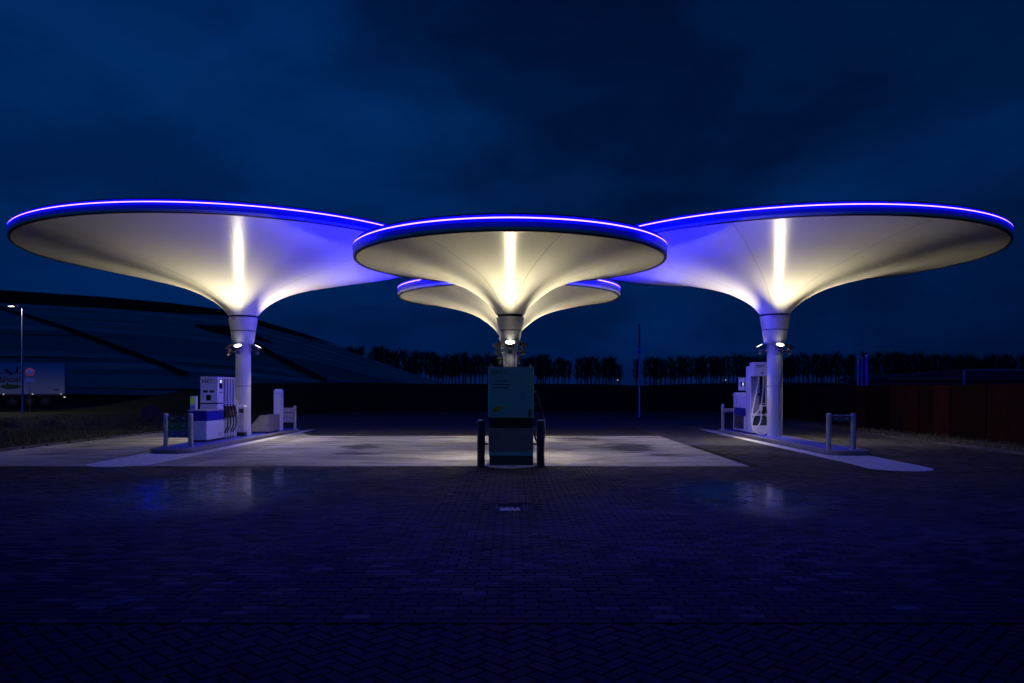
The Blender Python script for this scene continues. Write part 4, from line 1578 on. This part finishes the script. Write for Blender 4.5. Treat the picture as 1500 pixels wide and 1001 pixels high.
for xv in (-0.3, -2.6, -4.9, -7.0):
    MB().box(xv - 0.05, xv + 0.05, -0.06, -0.031, 1.12, 1.2).build('marker_lamp', M['marker'], tr)
MB().box(-0.08, 0.08, -0.05, 0.0, 0.82, 0.92).build('marker_lamp', M['marker'], tr)
# trailer livery
def lv(poly):
    return [(-4.35 + (a + 5.6) * 0.42, b_) for a, b_ in poly]


text('lettering', 'dailycool', 0.80, (-4.45, -0.006, 2.28), (R(90), 0, 0), M['ink'], tr, sx=0.62, align='CENTER')
MB().prism_y(lv([(-6.9, 3.40), (-6.4, 3.55), (-5.35, 3.12), (-5.05, 2.95), (-5.55, 2.95)]), -0.012, -0.001).build('logo_wing', M['logo_blue'], tr)
MB().prism_y(lv([(-4.8, 3.15), (-4.35, 3.15), (-4.0, 3.75), (-4.35, 3.75)]), -0.012, -0.001).build('logo_wing', M['logo_blue'], tr)
top = [(-8.0 + 4.9 * i / 16, 2.98 + 0.24 * math.sin(math.pi * i / 16)) for i in range(17)]
bot = [(-8.0 + 4.9 * i / 16, 2.94 + 0.20 * math.sin(math.pi * i / 16)) for i in range(16, -1, -1)]
MB().prism_y(list(reversed(lv(top))) + list(reversed(lv(bot))), -0.010, -0.001).build('logo_swoosh', M['logo_blue'], tr)
elp = [(-5.6 + 1.95 * math.cos(2 * math.pi * i / 28), 1.86 + 0.22 * math.sin(2 * math.pi * i / 28)) for i in range(28)]
MB().prism_y(lv(elp), -0.010, -0.001).build('logo_field', M['logo_green'], tr)
MB().box(-0.95, -0.45, -0.008, -0.001, 1.5, 1.62).build('plate', M['dark_panel'], tr)

# shrub by the lane
rs = random.Random(8)
sb = thing('shrub', 'small rounded shrub in the grass left of the left pump', 'shrub', ((222 - 750) / F * 36.0, 36.0, 0.03))
mb = MB()
for _ in range(26):
    a, b_ = rs.uniform(0, 6.28), rs.uniform(0.1, 0.5)
    mb.tube([(0, 0, 0), (b_ * .5 * math.cos(a), b_ * .5 * math.sin(a), 0.25), (b_ * math.cos(a), b_ * math.sin(a), rs.uniform(.4, .75))], 0.008, 4)
mb.build('branches', M['bark'], sb)
mb = MB()
for _ in range(1500):
    th, ph, rr = rs.uniform(0, 6.28), math.acos(rs.uniform(-.5, 1)), rs.uniform(.6, 1.0) + 0.12 * rs.random()
    p = Vector((0.42 * rr * math.sin(ph) * math.cos(th), 0.42 * rr * math.sin(ph) * math.sin(th), 0.45 + 0.36 * rr * math.cos(ph)))
    d1 = Vector((rs.gauss(0, 1), rs.gauss(0, 1), rs.gauss(0, 1))).normalized() * 0.035
    d2 = Vector((rs.gauss(0, 1), rs.gauss(0, 1), rs.gauss(0, 1))).normalized() * 0.018
    mb.add([p - d1, p + d2, p + d1, p - d2], [(0, 1, 2, 3)])
o = mb.build('foliage', M['shrub'], sb)
o['kind'] = 'stuff'

# ------------------------------------------------------------------ bare tree row
def tree_meshes(seed):
    r = random.Random(seed)
    H = 10.0
    trunk = MB()
    trunk.tube([(0, 0, -0.2), (r.uniform(-.08, .08), r.uniform(-.08, .08), 3), (r.uniform(-.15, .15), r.uniform(-.1, .1), 6.0), (0, 0, H * 0.93)], [0.20, 0.16, 0.11, 0.03], 6)
    crown = MB()
    for k in range(70):
        z0 = r.uniform(3.9, 8.9)
        a = r.uniform(0, 6.283)
        ln = r.uniform(0.8, 2.1) * (1.0 - 0.5 * (z0 - 3.9) / 5)
        e = Vector((math.cos(a) * ln * 0.55, math.sin(a) * ln * 0.55, z0 + ln * r.uniform(0.8, 1.3)))
        s = Vector((0, 0, z0))
        crown.tube([s, s.lerp(e, 0.5) + Vector((0, 0, -0.05)), e], [0.05, 0.035, 0.012], 3)
        for q in range(10):
            b = s.lerp(e, r.uniform(0.35, 1.0))
            a2 = a + r.gauss(0, 0.9)
            l2 = r.uniform(0.35, 0.95)
            e2 = b + Vector((math.cos(a2) * l2 * 0.55, math.sin(a2) * l2 * 0.55, l2 * r.uniform(0.3, 1.0)))
            w = Vector((-math.sin(a2), math.cos(a2), 0)) * 0.020
            crown.add([b - w, b + w, e2 + w * .4, e2 - w * .4], [(0, 1, 2, 3)])
            for q2 in range(2):
                b3 = b.lerp(e2, r.uniform(0.3, 1))
                e3 = b3 + Vector((r.gauss(0, .2), r.gauss(0, .2), r.uniform(.15, .5)))
                w3 = Vector((r.gauss(0, 1), r.gauss(0, 1), 0)).normalized() * 0.016
                crown.add([b3 - w3, b3 + w3, e3], [(0, 1, 2)])
    return trunk.mesh('trunk', M['bark'], True), crown.mesh('crown', M['twig'])


tv = [tree_meshes(40 + k) for k in range(6)]
rt = random.Random(31)


def place_tree(u_, y_, top_v, wid, label, group):
    h_ = (570 - top_v) / F * y_ + 1.65
    root = thing('bare_tree', label, 'tree', ((u_ - 750) / F * y_, y_, -0.1), rt.uniform(0, 6.28), group)
    s = h_ / 10.0
    root.scale = (s * wid, s * wid, s)
    t, c = rt.choice(tv)
    for nm, me in (('trunk', t), ('crown', c)):
        o = bpy.data.objects.new(nm, me)
        scene.collection.objects.link(o)
        o.parent = root


u_ = 486.0
while u_ < 1520:
    if u_ < 560:
        tp = 507 + rt.uniform(-3, 4)
    elif u_ < 660:
        tp = np.interp(u_, [560, 660], [509, 519]) + rt.uniform(-3, 4)
    elif u_ < 920:
        tp = np.interp(u_, [660, 920], [517, 526]) + rt.uniform(-4, 4)
    else:
        tp = np.interp(u_, [930, 1100, 1250, 1500], [524, 519, 516, 519]) + rt.uniform(-3, 4)
    if not (908 < u_ < 930):
        y_ = rt.uniform(150, 172) if u_ > 1180 else rt.uniform(176, 196)
        if u_ < 660:
            lab, grp = 'bare winter tree in the row half hidden by the solar slope', 'bare trees behind the solar slope'
        elif u_ < 925:
            lab, grp = 'bare winter tree in the row behind the middle pump', 'bare trees behind the middle pump'
        elif u_ < 1130:
            lab, grp = 'bare winter tree in the row between thin pole and right pump', 'bare trees between pole and right pump'
        else:
            lab, grp = 'bare winter tree in the row behind the rusty fence', 'bare trees behind the fence'
        place_tree(u_, y_, tp, rt.uniform(0.9, 1.5), lab, grp)
    u_ += rt.uniform(3.5, 7.5) if rt.random() < 0.95 else rt.uniform(9, 15)
